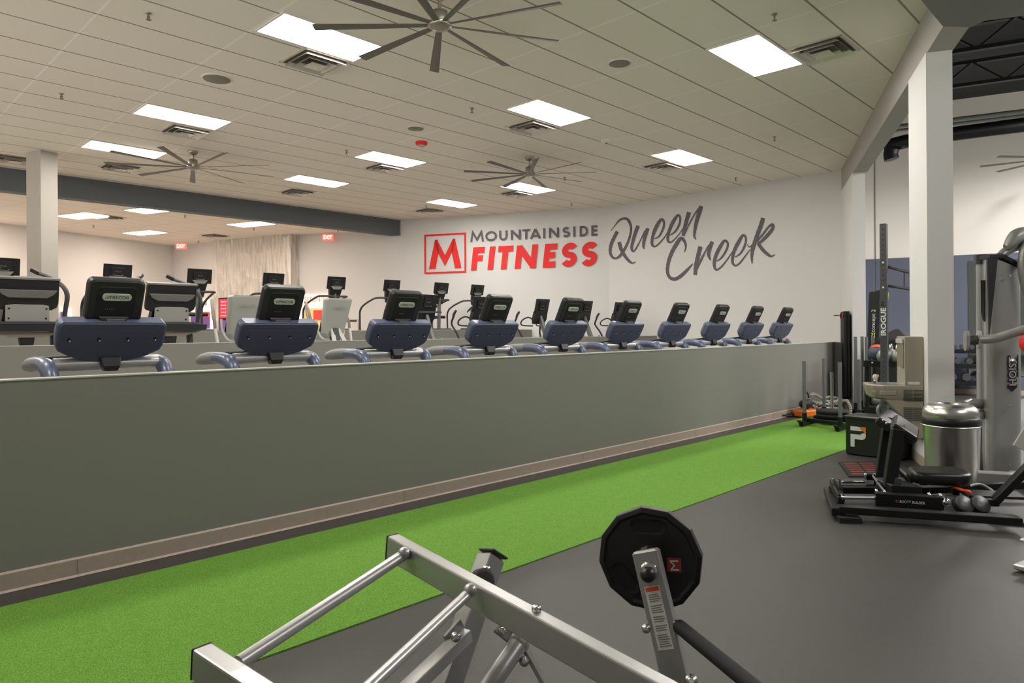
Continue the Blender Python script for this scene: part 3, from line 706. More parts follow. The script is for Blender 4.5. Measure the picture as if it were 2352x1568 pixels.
# ------------------------------------------------------------------ treadmills of the front row
def shield_ring(w, h0, h1, y, shr=1.0):
    pts = [(-.47, .0), (-.49, -.02), (-.50, -.16), (-.48, -.20), (-.30, -.27), (-.12, -.31), (.12, -.31), (.30, -.27), (.48, -.20), (.50, -.16), (.49, -.02), (.47, 0)]
    return [(p[0] * w * shr, p[1] * shr) for p in pts]
def treadmill(label):
    t = thing('treadmill', label, 'treadmill', (0, 0, 0), 0, 'treadmills in the front row behind the low wall')
    # deck
    MB().box((0, .85, .07), (.70, 1.9, .10), None, .02).build('deck', M['dgrey'], t)
    MB().box((0, .90, .125), (.50, 1.72, .012)).build('belt', M['blk_soft'], t)
    for sx in (-1, 1):
        MB().box((sx * .32, .92, .135), (.12, 1.7, .03), None, .01).build('side_rail', M['mgrey'], t)
    rings = []
    for y, w, h in ((-.20, .30, .10), (-.16, .36, .20), (0, .38, .25), (.12, .36, .22), (.18, .33, .14)):
        rings.append([Vector((x * w, y, z)) for x, z in ((-1, .02), (-1, h * .6), (-.85, h), (.85, h), (1, h * .6), (1, .02))])
    MB().loft(rings, True, False).build('motor_hood', M['navy'], t, .01)
    for sx in (-1, 1):
        x = sx * .365
        MB().tube([(x, -.05, .10), (x, -.09, .5), (x, -.10, .85), (x, -.075, 1.03), (x, -.01, 1.125), (x, .10, 1.155), (x, .26, 1.16)], .043, 12, rs=[.05, .045, .047, .052, .055, .052, .048], smooth_path=4, ry=None).build('upright', M['navy_gloss'], t)
        MB().tube([(x, .25, 1.16), (x, .38, 1.155), (x, .50, 1.145), (x, .60, 1.13)], .05, 12, rs=[.048, .052, .05, .036], smooth_path=3).build('handrail_grip', M['grip'], t)
    MB().cyl((-.33, .02, 1.157), (.33, .02, 1.157), .046, 20).build('crossbar', M['silver'], t)
    # neck block under the shield
    rings = [[Vector((x * w, y + yy * d, z)) for x, yy in ((-1, -1), (1, -1), (1, 1), (-1, 1))] for z, w, d, y in ((1.105, .042, .035, -.03), (1.14, .058, .05, -.02), (1.20, .068, .055, 0))]
    MB().loft(rings, True, False).build('neck', M['blk'], t, .008)
    # console shield: a curved shallow shell leaning back
    T = rotm('X', 28) @ Matrix.Diagonal((1, 1, 1.10))
    o = Vector((0, -.14, 1.452))
    out = [(-.315, 0), (-.334, -.007), (-.344, -.025), (-.347, -.09), (-.342, -.165), (-.325, -.20), (-.24, -.245), (-.12, -.277), (0, -.288), (.12, -.277), (.24, -.245), (.325, -.20), (.342, -.165), (.347, -.09), (.344, -.025), (.334, -.007), (.315, 0)]
    def ring(s, dy, cy=-.13, bow=0.0): return [o + T @ Vector((x * s, dy + bow * (x / .36) ** 2, cy + (z - cy) * s)) for x, z in out]
    MB().loft([ring(.94, -.032), ring(.985, -.024), ring(1.0, -.004), ring(.98, .06), ring(.80, .11)], True, False).build('console_shield', M['navy'], t, .004)
    rim = MB().loft([[o + T @ Vector((x * w, y, z)) for x, y in ((-1, -.026), (1, -.026), (1, .06), (-1, .06))] for z, w in ((-.030, .338), (-.008, .330), (.003, .312))], True, False); rim.build('shield_rim', M['navy_gloss'], t, .004)
    for x in (-.27, -.09, .09, .27):
        p = o + T @ Vector((x, -.033, -.11)); ax = T @ Vector((0, -1, 0))
        MB().cyl(p + ax * -.004, p + ax * .003, .011, 10).build('screw', M['blk'], t)
        p2 = p + Vector((.004, 0, -.012)); MB().ball(p2 + ax * .002, .006, 8).build('screw_head', M['silver_lt'], t)
    # handlebar from console to rails
    for sx in (-1, 1):
        MB().tube([(sx * .12, .05, 1.22), (sx * .22, .18, 1.20), (sx * .34, .36, 1.19), (sx * .365, .45, 1.17)], .018, 10, smooth_path=4).build('inner_bar', M['blk'], t)
    # display
    T2 = rotm('X', 26) @ Matrix.Diagonal((.89, 1, 1.06)); od = Vector((0, -.055, 1.45)); cw, chh = .205, .318
    def drr(w, h, r, y, cz): return [od + T2 @ Vector((px_, y, cz + pz_)) for px_, pz_ in rrect(w, h, r, 4)]
    def drr2(g, y):
        pts = [(-.195 - g, -.02), (-.203 - g, .05), (-.203 - g, .27 + g)] + [(-.163 - g + .04 * math.cos(R(180 - a)) , .275 + g + .04 * math.sin(R(180 - a))) for a in (20, 45, 70, 90)] + [(.163 + g + .04 * math.cos(R(90 - a)), .275 + g + .04 * math.sin(R(90 - a))) for a in (0, 20, 45, 70)] + [(.203 + g, .27 + g), (.203 + g, .05), (.195 + g, -.02)]
        return [od + T2 @ Vector((px_, y, pz_)) for px_, pz_ in pts]
    d = MB().loft([drr2(-.014, -.048), drr2(-.004, -.036), drr2(0, 0), drr2(-.004, .02)], True, False); d.build('display_housing', M['blk'], t)
    MB().prism([(-.16, .30), (.16, .30), (.15, .318), (-.15, .318)], -.03, .01, basis(T2 @ Vector((1, 0, 0)), T2 @ Vector((0, 0, 1))), od).build('top_edge', M['dgrey'], t, .004)
    MB().loft([drr(.29, .235, .03, -.046, .155), drr(.275, .22, .03, -.052, .155)], True, False).build('recess_panel', M['blk_soft'], t)
    MB().loft([drr(.36, .28, .03, .021, .16), drr(.36, .28, .03, .024, .16)], True, False).build('screen', M['screen'], t)
    bd_ = MB().loft([drr(.205, .047, .0234, -.052, .200), drr(.205, .047, .0234, -.060, .200)], True, False).build('badge', M['badge'], t)
    TT = basis(T2 @ Vector((1, 0, 0)), T2 @ Vector((0, 0, 1)))
    text('badge_lettering', '///PRECOR', .024, M['ink'], bd_, TT, od + T2 @ Vector((0, -.060, .200)), .001, .150, .012)
    v = MB()
    for k in range(5): v.box(od + T2 @ Vector((-.07 + .014 * k, -.0565, .115)), (.006, .003, .003), T2)
    v.build('vent_slot', M['mgrey'], t)
    cl = [(-.075, .045), (-.05, .005), (.055, .005), (.075, .045), (.05, .045), (.04, .02), (-.035, .02), (-.05, .045)]
    MB().prism([(a, b_) for a, b_ in [(-.10, .068), (-.062, .012), (.062, .012), (.085, .068)]], .054, .078, basis(T2 @ Vector((1, 0, 0)), T2 @ Vector((0, 0, 1))), od).build('clip_bracket', M['dgrey'], t, .004)
    MB().prism([(a, b_) for a, b_ in [(-.055, .058), (-.038, .022), (.050, .022), (.066, .058)]], .078, .083, basis(T2 @ Vector((1, 0, 0)), T2 @ Vector((0, 0, 1))), od).build('clip_face', M['mgrey'], t)
    for sx in (-1, 1):
        for zz in (.27, .055): MB().ball(od + T2 @ Vector((sx * .175, -.052, zz)), .006, 8).build('screw', M['blk_soft'], t)
    return t
ORD = ['leftmost', 'second from the left', 'third from the left', 'fourth from the left', 'fifth from the left', 'fifth from the right', 'fourth from the right', 'third from the right', 'second from the right', 'rightmost']
t0 = treadmill('blue and black treadmill, %s of the front row behind the low wall' % ORD[0])
t0.location = (1.56, 5.5, .10)
for i in range(1, 10):
    dup(t0, (1.56 + 1.237 * i, 5.5, .10), 'blue and black treadmill, %s of the front row behind the low wall' % ORD[i])

# ------------------------------------------------------------------ second row
def console_machine(label):
    """wide console machine of the second row with tray and inward arms; origin on its platform under the console"""
    t = thing('cardio_console_machine', label, 'cardio machine', (0, 0, 0), 0, 'wide console machines in the second row')
    T = rotm('X', 12)
    MB().box((0, .7, .09), (.7, 2.0, .16), None, .03).build('deck', M['dgrey'], t)
    MB().box((0, .8, .175), (.5, 1.7, .012)).build('belt', M['blk_soft'], t)
    for sx in (-1, 1): MB().bar((sx * .30, -.1, .1), (sx * .30, .1, 1.30), .06, .10, (0, 1, 0), .01).build('upright', M['blk'], t)
    for k, (z0, z1) in enumerate(((1.10, 1.25),)):
        MB().loft([[Vector((x * w, y, z)) for x, y in ((-1, -.06), (1, -.06), (1, .06), (-1, .06))] for z, w in ((1.08, .06), (1.25, .085))], True, False).build('neck', M['blk'], t, .005)
    tray = MB().loft([[Vector((x * w, y0 + yy, z)) for x, yy in ((-1, 0), (-.96, -.12), (.96, -.12), (1, 0), (.9, .25), (-.9, .25))] for z, w, y0 in ((1.27, .34, 0), (1.29, .48, 0), (1.36, .49, 0))], True, False); tray.build('tray_rim', M['blk'], t, .01)
    MB().loft([[Vector((x * w, yy, z)) for x, yy in ((-1, -.1), (1, -.1), (.8, .22), (-.8, .22))] for z, w in ((1.363, .43), (1.395, .30))], True, False).build('tray_top', M['dgrey'], t, .01)
    MB().loft([[Vector((x * w, yy, z)) for x, yy in ((-1, -.08), (1, -.08), (.8, .2), (-.8, .2))] for z, w in ((1.268, .40), (1.20, .16))], True, False).build('tray_underside', M['beige_dk'], t)
    # support plate
    Tp = basis(T @ Vector((1, 0, 0)), T @ Vector((0, 0, 1)))
    MB().prism([(-.22, 1.41), (.235, 1.41), (.215, 1.605), (.15, 1.618), (-.15, 1.618), (-.225, 1.605)], .05, .075, Tp, (0, .30, .03)).build('support_plate', M['plate'], t, .004)
    for x in (-.19, .19):
        for z in (1.44, 1.56): MB().cyl(Vector((0, .30, .03)) + Tp @ Vector((x, z + .01, .073)), Vector((0, .30, .03)) + Tp @ Vector((x, z + .01, .080)), .012, 8).build('screw', M['blk_soft'], t)
    MB().prism([(-.25, 1.36), (.25, 1.36), (.22, 1.62), (-.22, 1.62)], -.12, -.01, Tp, (0, .30, .03)).build('support_column', M['blk'], t)
    # display body
    poly = [(-.34, 1.62), (-.33, 1.57), (-.25, 1.545), (.25, 1.545), (.31, 1.58), (.325, 1.64), (.325, 1.92), (-.325, 1.92)]
    MB().prism(poly, -.02, .045, Tp, (0, .30, .03)).build('display_housing', M['blk'], t, .012)
    MB().prism([(-.31, 1.80), (-.27, 1.74), (-.20, 1.70), (.19, 1.70), (.26, 1.74), (.30, 1.80)], .045, .085, Tp, (0, .30, .03)).build('curved_band', M['band'], t, .01)
    MB().prism([(-.33, 1.92), (.33, 1.92), (.33, 1.945), (-.33, 1.945)], -.05, .06, Tp, (0, .30, .03)).build('top_edge', M['mgrey'], t, .004)
    MB().prism([(-.30, 1.62), (.30, 1.62), (.30, 1.90), (-.30, 1.90)], -.025, -.02, Tp, (0, .30, .03)).build('screen', M['screen'], t)
    for sx in (-1, 1):
        MB().tube([(sx * .42, .12, 1.35), (sx * .44, .10, 1.55), (sx * .46, .10, 1.74), (sx * .42, .20, 1.87), (sx * .32, .36, 1.97), (sx * .23, .50, 2.03)], .026, 10, rs=[.028, .028, .03, .028, .024, .022], smooth_path=4).build('arm', M['dgrey'], t)
        MB().bar((sx * .24, .48, 2.02), (sx * .17, .57, 2.075), .05, .05, (0, 0, 1), .008).build('arm_tip', M['blk'], t)
    return t
c0 = console_machine('wide black console cardio machine at the left picture edge, second row')
c0.location = (1.99, 10.2, .22)
dup(c0, (3.66, 10.2, .22), 'wide black console cardio machine between the two leftmost front treadmills')

def white_elliptical(label):
    t = thing('elliptical_trainer', label, 'elliptical trainer', (0, 0, 0), 0, 'white backed elliptical trainers in the second row')
    MB().box((0, .8, .09), (.5, 1.9, .12), None, .03).build('base', M['lgrey'], t)
    MB().bar((0, .0, .1), (0, .35, 1.3), .12, .16, (0, 1, 0), .02).build('mast', M['dgrey'], t)
    rings = []
    for z, w, y in ((1.16, .15, .36), (1.22, .20, .34), (1.45, .23, .27), (1.7, .25, .18), (1.78, .26, .15), (1.81, .23, .15)):
        rings.append([Vector((x * w, y + yy, z)) for x, yy in ((-1, .02), (-.9, -.035), (.9, -.035), (1, .02), (1, .09), (-1, .09))])
    MB().loft(rings, True, False).build('rear_cover', M['lgrey'], t, .008)
    MB().loft([[Vector((x * .22, y + yy, z)) for x, yy in ((-1, .09), (1, .09), (.9, .15), (-.9, .15))] for z, y in ((1.25, .34), (1.78, .16))], True, False).build('console', M['blk'], t)
    text('cover_lettering', '///PRECOR', .035, M['mgrey'], t, basis((1, 0, 0), (0, .33, .94)), (0, .1275, 1.655), .006, .26, .01)
    for sx in (-1, 1):
        MB().tube([(sx * .30, .25, .2), (sx * .34, .30, .7), (sx * .36, .36, 1.08), (sx * .37, .42, 1.30)], .024, 10, smooth_path=4).build('arm_lower', M['white_fr'], t)
        MB().tube([(sx * .37, .42, 1.28), (sx * .37, .46, 1.45), (sx * .33, .60, 1.62), (sx * .27, .78, 1.74), (sx * .22, .90, 1.76)], .024, 10, smooth_path=4).build('arm_grip', M['tan'], t)
        MB().tube([(sx * .22, .88, 1.76), (sx * .26, .80, 1.60), (sx * .32, .62, 1.46), (sx * .37, .46, 1.42)], .016, 8, smooth_path=4).build('arm_loop', M['tan'], t)
        MB().tube([(sx * .26, .46, 1.45), (sx * .25, .42, 1.25), (sx * .18, .38, 1.12), (sx * .03, .36, 1.10)], .018, 8, smooth_path=4).build('fixed_grip', M['white_fr'], t)
        MB().bar((sx * .05, .30, 1.30), (sx * .14 + .05, .12, .9), .07, .03, (0, 1, 0), .005).build('strut', M['white_fr'], t)
    return t
w0 = white_elliptical('white backed elliptical trainer left of the second front treadmill')
w0.location = (4.86, 10.25, .22)
dup(w0, (6.49, 10.25, .22), 'white backed elliptical trainer between the second and third front treadmills')

def display_unit(t, cx, zb, w, h, lean, y0, deep=.03, house=True):
    T = rotm('X', lean); o = Vector((cx, y0, zb)); Tp = basis(T @ Vector((1, 0, 0)), T @ Vector((0, 0, 1)))
    hx = w / 2
    MB().prism(rrect(w, h, .008, 2), -.012, .012, Tp, o + T @ Vector((0, 0, h / 2))).build('display', M['blk'], t, .003)
    MB().prism(rrect(w * .94, h * .86, .006, 2), -.014, -.0125, Tp, o + T @ Vector((0, 0, h / 2))).build('screen', M['screen'], t)
    MB().prism(rrect(w * .5, h * .55, .02, 3), .012, .035, Tp, o + T @ Vector((0, 0, h * .52))).build('rear_housing', M['blk_soft'], t, .004)
    MB().tube([o + T @ Vector((-w * .17, -.038, h * .36)), o + T @ Vector((-w * .14, -.042, h * .30)), o + T @ Vector((w * .14, -.042, h * .30)), o + T @ Vector((w * .17, -.038, h * .36))], .005, 6).build('cable_clip', M['mgrey'], t)
    text('rear_lettering', 'PRECOR', h * .07, M['mgrey'], t, Tp, o + T @ Vector((0, -.036, h * .55)), .001, w * .2)

def elliptical(label, arms=True, bar=False):
    t = thing('elliptical_trainer', label, 'elliptical trainer', (0, 0, 0), 0, 'black elliptical trainers in the second row')
    MB().box((0, .45, .09), (.5, 1.2, .12), None, .03).build('base', M['dgrey'], t)
    MB().loft([[Vector((x * w, y, z)) for x, y in ((-1, -.22), (1, -.22), (1, .3), (-1, .3))] for z, w in ((.14, .26), (.6, .22), (1.0, .17), (1.09, .12))], True, True).build('drive_cover', M['dgrey'], t)
    MB().bar((0, -.04, 1.0), (0, .22, 1.60), .07, .11, (0, 1, 0), .02).build('neck', M['gun'], t)
    rings = [[Vector((x * w, y + yy, z)) for x, yy in ((-1, -.05), (1, -.05), (1, .05), (-1, .05))] for z, w, y in ((1.38, .15, .25), (1.48, .20, .22), (1.66, .19, .17))]
    MB().loft(rings, True, False).build('console', M['blk'], t, .012)
    display_unit(t, 0, 1.62, .43, .32, 14, .17)
    MB().box((.03, -.22, 1.09), (.04, .03, .05)).build('label_plate', M['lblue'], t)
    if bar:
        MB().bar((-.26, .10, 1.60), (.30, .10, 1.60), .03, .035).build('front_bar', M['dgrey'], t)
        MB().tube([(.22, .1, 1.5), (.05, .45, 1.42), (-.02, .7, 1.2), (-.02, .75, .9)], .02, 8, smooth_path=4).build('handlebar', M['dgrey'], t)
    if arms:
        for sx, ph in ((-1, .06), (1, -.10)):
            MB().tube([(sx * .30, .42, 1.02), (sx * .33, .50, 1.20), (sx * .34, .58 + ph, 1.38), (sx * .33, .55 + ph, 1.50)], .02, 10, smooth_path=4).build('arm', M['blk'], t)
            MB().tube([(sx * .33, .55 + ph, 1.49), (sx * .33, .52 + ph, 1.58), (sx * .32, .46 + ph, 1.66)], .026, 10, rs=[.02, .028, .024], smooth_path=3).build('arm_grip', M['dgrey'], t)
            MB().tube([(sx * .10, .26, 1.45), (sx * .22, .34, 1.53), (sx * .26, .50, 1.46), (sx * .24, .52, 1.36), (sx * .12, .30, 1.34)], .016, 8, smooth_path=4).build('fixed_grip', M['blk'], t)
    return t
e0 = elliptical('black elliptical trainer with a straight cross bar right of the third front treadmill', False, True)
e0.location = (8.35, 10.2, .22)
e1 = elliptical('black elliptical trainer half hidden by the fourth front treadmill', True)
e1.location = (9.72, 10.2, .22)
dup(e1, (11.58, 10.2, .22), 'black elliptical trainer in clear view between the fourth and fifth front treadmills')
dup(e1, (13.15, 10.2, .22), 'black elliptical trainer right of the fifth front treadmill')
dup(e1, (14.50, 10.2, .22), 'black elliptical trainer half hidden by the sixth front treadmill, nearest the wall')

# ------------------------------------------------------------------ third row stair climbers
def climber(label):
    t = thing('stair_climber', label, 'stair climber', (0, 0, 0), 0, 'stair climbers in the back row')
    MB().box((0, .65, .10), (.72, 1.5, .2), None, .03).build('base', M['dgrey'], t)
    MB().loft([[Vector((x * .36, y, z)) for x, y in ((-1, y0), (1, y0), (1, y1), (-1, y1))] for z, y0, y1 in ((.2, -.1, 1.3), (.8, -.1, 1.0), (1.12, -.06, .35), (1.17, .0, .25))], True, False).build('stair_housing', M['dgrey'], t, .02)
    for k in range(4): MB().box((0, .45 + .22 * k, 1.0 - .2 * k), (.5, .22, .02)).build('step', M['mgrey'], t)
    MB().tube([(0, .08, 1.15), (0, .06, 1.6), (0, .05, 2.02)], .048, 12).build('mast', M['gun'], t)
    MB().loft([[Vector((x * w, y + yy, z)) for x, yy in ((-1, -.05), (1, -.05), (1, .04), (-1, .04))] for z, w, y in ((1.80, .10, .08), (1.92, .13, .07), (2.08, .16, .02))], True, False).build('console_neck', M['blk'], t, .01)
    MB().prism([(-.15, 0), (-.09, -.07), (.09, -.07), (.15, 0)], 0, .02, basis((1, 0, 0), (0, 0, 1)), (0, -.035, 2.13)).build('console_bracket', M['mgrey'], t, .004)
    display_unit(t, 0, 2.07, .47, .285, 12, 0)
    for sx in (-1, 1):
        MB().tube([(0, .03, 1.90), (sx * .20, .00, 1.91), (sx * .33, .06, 1.91), (sx * .36, .22, 1.89), (sx * .37, .60, 1.76), (sx * .37, .78, 1.62), (sx * .37, .80, 1.38), (sx * .37, .78, .9)], .024, 10, smooth_path=4).build('handrail', M['dgrey'], t)
        MB().tube([(sx * .07, .05, 1.46), (sx * .18, .05, 1.46)], .04, 10).build('sensor_grip', M['blk'], t)
    return t
cl0 = None
CLX = (2.41, 4.12, 5.58, 7.12, 8.64, 10.18, 11.74, 13.02)
CLL = ('at the left picture edge before the column', 'directly behind the leftmost front treadmill', 'left of the wave tiles, mast in view', 'behind the second front treadmill, before the wave tiles',
       'above the second white elliptical trainer', 'just left above the third front treadmill', 'just left of the fourth front treadmill, with round mast', 'directly behind the fourth front treadmill, nearest the logo wall')
for x, lb in zip(CLX, CLL):
    lab = 'stair climber in the back row, ' + lb
    if cl0 is None: cl0 = climber(lab); cl0.location = (x, 14.0, .36)
    else: dup(cl0, (x, 14.0, .36), lab)

# ------------------------------------------------------------------ back room displays on the rear walls
def wall_item(name, label, cat, x0, y0, x1, y1, P=K, ang=A2):
    return thing(name, label, cat, (0, 0, 0))
def quad_on(b, x0, y0, x1, y1, P, ang, off, th=.02):
    a = at_wall((x0 + x1) / 2, (y0 + y1) / 2, P, ang, off)
    l = at_wall(x0, (y0 + y1) / 2, P, ang, off); r = at_wall(x1, (y0 + y1) / 2, P, ang, off)
    zt_ = at_wall((x0 + x1) / 2, y0, P, ang, off)[2]; zb_ = at_wall((x0 + x1) / 2, y1, P, ang, off)[2]
    c = (l + r) / 2; w = Vector((r[0] - l[0], r[1] - l[1], 0)); L2 = w.length; w.normalize()
    b.box((c[0], c[1], (zt_ + zb_) / 2), (L2, th, zt_ - zb_), basis(w, (0, 0, 1)) @ Matrix(((1, 0, 0), (0, 0, 1), (0, -1, 0))).transposed())
    return c, w, (zt_ + zb_) / 2, L2, zt_ - zb_
PB = ((10.60, 20.78), 113.6)     # front plane of the bulkhead
def flat(name, pk, m_, parent, pl, off, th=.02):
    b = MB(); r = quad_on(b, *pk, pl[0], pl[1], off, th); return b.build(name, m_, parent), r
LP_ = (K, A2)
def bulk_plane():
    d = (P1 - P2); return ((P2[0], P2[1]), math.degrees(math.atan2(d[1], d[0])))
PB = bulk_plane()
# class schedule screen
t = thing('schedule_screen', 'wall screen with red and white class schedule on the wave tiles', 'screen')
flat('bezel', (505, 683, 562, 762), M['blk'], t, PB, .03, .04)
flat('red_column', (508, 687, 527, 730), M['scr_red'], t, PB, .06, .01)
flat('white_column', (528, 687, 560, 730), M['scr_white'], t, PB, .06, .01)
flat('photo_area', (508, 735, 560, 760), M['poster_p'], t, PB, .06, .01)
for k in range(5):
    flat('text_row', (511, 692 + 8 * k, 523, 694 + 8 * k), M['ink_lt'], t, PB, .068, .004)
# lit poster frames
t = thing('lit_poster', 'glowing framed yellow and red poster under the SERENITY sign', 'poster')
_, r_ = flat('poster', (696, 708, 754, 770), M['poster_y'], t, LP_, .03, .02)
flat('picture', (722, 712, 756, 735), M['poster_r'], t, LP_, .045, .01)
for q in ((690, 702, 756, 706), (690, 702, 694, 772)): flat('light_strip', q, M['led'], t, LP_, .04, .03)
t = thing('serenity_sign', 'pale sign box with red letters SERENITY above the lit poster', 'sign')
_, (c_, w_, z_, L2, H2) = flat('sign_box', (697, 676, 764, 698), M['glowbox'], t, LP_, .03, .05)
nn = Vector((0, 0, 1)).cross(w_) * -1
text('lettering', 'SERENITY', H2 * .55, M['serenity'], t, basis(w_, (0, 0, 1)), Vector((c_[0], c_[1], z_)), .035, L2 * .84, .01)
RW = ((COR[0], COR[1]), math.degrees(math.atan2(P1[1] + .1 - COR[1], P1[0] + .12 - COR[0])) % 180)
t = thing('lit_poster', 'glowing framed violet and red poster behind the second console machine', 'poster')
flat('poster', (441, 719, 484, 752), M['poster_p'], t, RW, .03, .02)
flat('picture', (462, 717, 485, 728), M['poster_r'], t, RW, .045, .01)
for q in ((441, 709, 490, 713), (486, 709, 490, 755)): flat('light_strip', q, M['led'], t, RW, .04, .03)
t = thing('lit_sign', 'pale glowing sign box with red letters left of the schedule screen', 'sign')
flat('sign_box', (442, 688, 483, 706), M['glowbox'], t, RW, .03, .05)
flat('sign_face', (453, 691, 479, 702), M['lgrey'], t, RW, .06, .01)
t = thing('lit_poster', 'narrow glowing poster frame between the column and the leftmost treadmill', 'poster')
LWp = ((COR[0], COR[1]), 22.6)
flat('poster', (138, 716, 152, 745), M['poster_p'], t, LWp, .04, .02)
for q in ((138, 709, 160, 712), (158, 709, 161, 745)): flat('light_strip', q, M['led'], t, LWp, .05, .03)
t = thing('notice_board', 'small white notice with a dark heading low on the pale wall', 'notice')
flat('sheet', (803, 732, 823, 760), M['white_fr'], t, LP_, .03, .02)
flat('heading', (805, 734, 821, 739), M['ink'], t, LP_, .045, .01)

# ------------------------------------------------------------------ right side: fountain on the near column
fb = COL + U * .19 + N * .004           # near end of the fountain on the column's pale face
ft = thing('drinking_fountain', 'beige metal drinking fountain with bottle filler on the side of the near column', 'drinking fountain', fb, R(UA))
# local: x along the wall (away), y out from the wall, z up
MB().box((.23, .085, 1.115), (.46, .17, .52), None, .006).build('bottle_filler', M['beige'], ft)
MB().box((.23, .172, 1.19), (.36, .01, .30)).build('filler_recess', M['beige_dk'], ft)
MB().box((.23, .18, 1.325), (.36, .02, .05), None, .004).build('sensor_panel', M['lgrey'], ft)
text('bottle_pictogram', '!', .10, M['ink_lt'], ft, basis((-1, 0, 0), (0, 0, 1)), (.23, .180, 1.02), .001)
MB().box((-.002, .09, .885), (.004, .11, .03)).build('rating_label', M['ink_lt'], ft)
# basin: deep rounded bowl
def basin_ring(z, e, dep): return [Vector((x, y, z)) for x, y in ((-e, 0), (-e, dep * .72), (.03 - e, dep * .9), (.10, dep), (.36, dep), (.43 + e, dep * .9), (.46 + e, dep * .72), (.46 + e, 0))]
MB().loft([basin_ring(.70, -.01, .43), basin_ring(.725, .0, .495), basin_ring(.82, .008, .525), basin_ring(.855, .008, .53), basin_ring(.86, 0, .525)], True, False).build('basin', M['beige'], ft, .008)
MB().loft([[Vector((.23 + x, .30 + y, .862)) for x, y in rrect(.38, .38, .12, 4)], [Vector((.23 + x, .30 + y, .864)) for x, y in rrect(.36, .36, .11, 4)]], True, False).build('bowl', M['steel'], ft)
MB().cyl((.10, .44, .86), (.10, .44, .90), .022, 12).tube([(.10, .44, .89), (.11, .43, .935), (.15, .41, .95)], .018, 10).build('bubbler', M['chrome'], ft)
MB().ball((.10, .44, .935), .026, 10, (1, 1, 1.4)).build('spout_guard', M['cream'], ft)
MB().box((-.008, .33, .775), (.012, .16, .045), None, .005).build('push_bar', M['beige'], ft)
MB().box((-.008, .47, .775), (.012, .04, .045), None, .005).build('front_push_bar', M['beige'], ft)
MB().loft([[Vector((x, y, z)) for x, y in ((0, 0), (0, d), (.46, d), (.46, 0))] for z, d in ((.31, .10), (.47, .14), (.70, .36))], True, False).build('cabinet', M['beige'], ft, .006)
for z0, n_, h_ in ((.755, 9, .11), (.56, 8, .13)):
    b = MB()
    for k in range(n_):
        b.box((-.006, .05, z0 - h_ / 2 + h_ * k / (n_ - 1)), (.012, .085, .0042)); b.box((-.006, .145, z0 - h_ / 2 + h_ * k / (n_ - 1)), (.012, .085, .0042))
    b.build('vent_grille', M['ink'], ft)
MB().tube([(.15, .32, .66), (.12, .40, .62), (.12, .41, .55), (.13, .36, .50), (.15, .30, .47)], .018, 10, smooth_path=4).build('drain_pipe', M['silver_dk'], ft)

# ------------------------------------------------------------------ trash can
tc_ = at_z(2184, 1128, 0.0)
tr = thing('trash_can', 'round brushed steel trash can with domed top and black band before the column', 'trash can', tc_)
MB().lathe([(.205, 0), (.205, .02), (.203, .03), (.203, .60), (.206, .605)], n=40).build('body', M['steel'], tr)
MB().lathe([(.222, .595), (.228, .60), (.228, .665), (.215, .675)], n=40).build('band', M['blk'], tr)
MB().lathe([(.218, .668), (.222, .70), (.212, .745), (.18, .775), (.13, .79), (.10, .788), (.085, .77)], n=40).build('dome', M['steel'], tr)
MB().lathe([(.22, .585), (.232, .588), (.232, .600), (.22, .603)], n=40).build('rim', M['steel'], tr)
hd = MB(); hp = Vector((.19, -.12, .575)); hd.box(hp, (.10, .08, .035), rotm('Z', -35), .012).build('handle', M['blk'], tr)

# ------------------------------------------------------------------ plyometric box
bo = at_z(1942, 1043, 0.0)
pv = (at_z(2085, 1061, 0.0) - bo); pa_ = math.atan2(pv[1], pv[0])
pb = thing('plyo_box', 'black soft plyometric box with white and orange P mark beside the fountain', 'plyo box', bo, pa_)
W_ = .60
MB().box((W_ / 2, .17, .215), (W_, .34, .42), None, .012).build('body', M['vinyl'], pb)
MB().box((W_ / 2, .17, .435), (W_ + .012, .352, .05), None, .014).build('lid_pad', M['vinyl'], pb)
pg = lambda pts: [(.06 + x * .17, .10 + y * .235) for x, y in pts]
Tb = basis((1, 0, 0), (0, 0, 1))
lg = MB()
for pl in ([(0, 1), (.55, 1), (.78, .80), (0, .80)], [(0, .62), (.62, .62), (.80, .70), (.98, .70), (1.0, .55), (.9, .42), (.75, .38), (0, .38)], [(0, 0), (.26, 0), (.26, .38), (0, .38)]):
    lg.prism(pg(pl), -.001, .003, Tb)
lg.build('mark', M['ink_lt'], pb)
MB().prism(pg([(.58, 1), (1, 1), (1, .66)]), -.001, .003, Tb).build('mark_corner', M['orange'], pb)
MB().prism([(.55, .22), (.58, .22), (.58, .29), (.55, .29)], -.001, .003, Tb).build('tag', M['ink_lt'], pb)

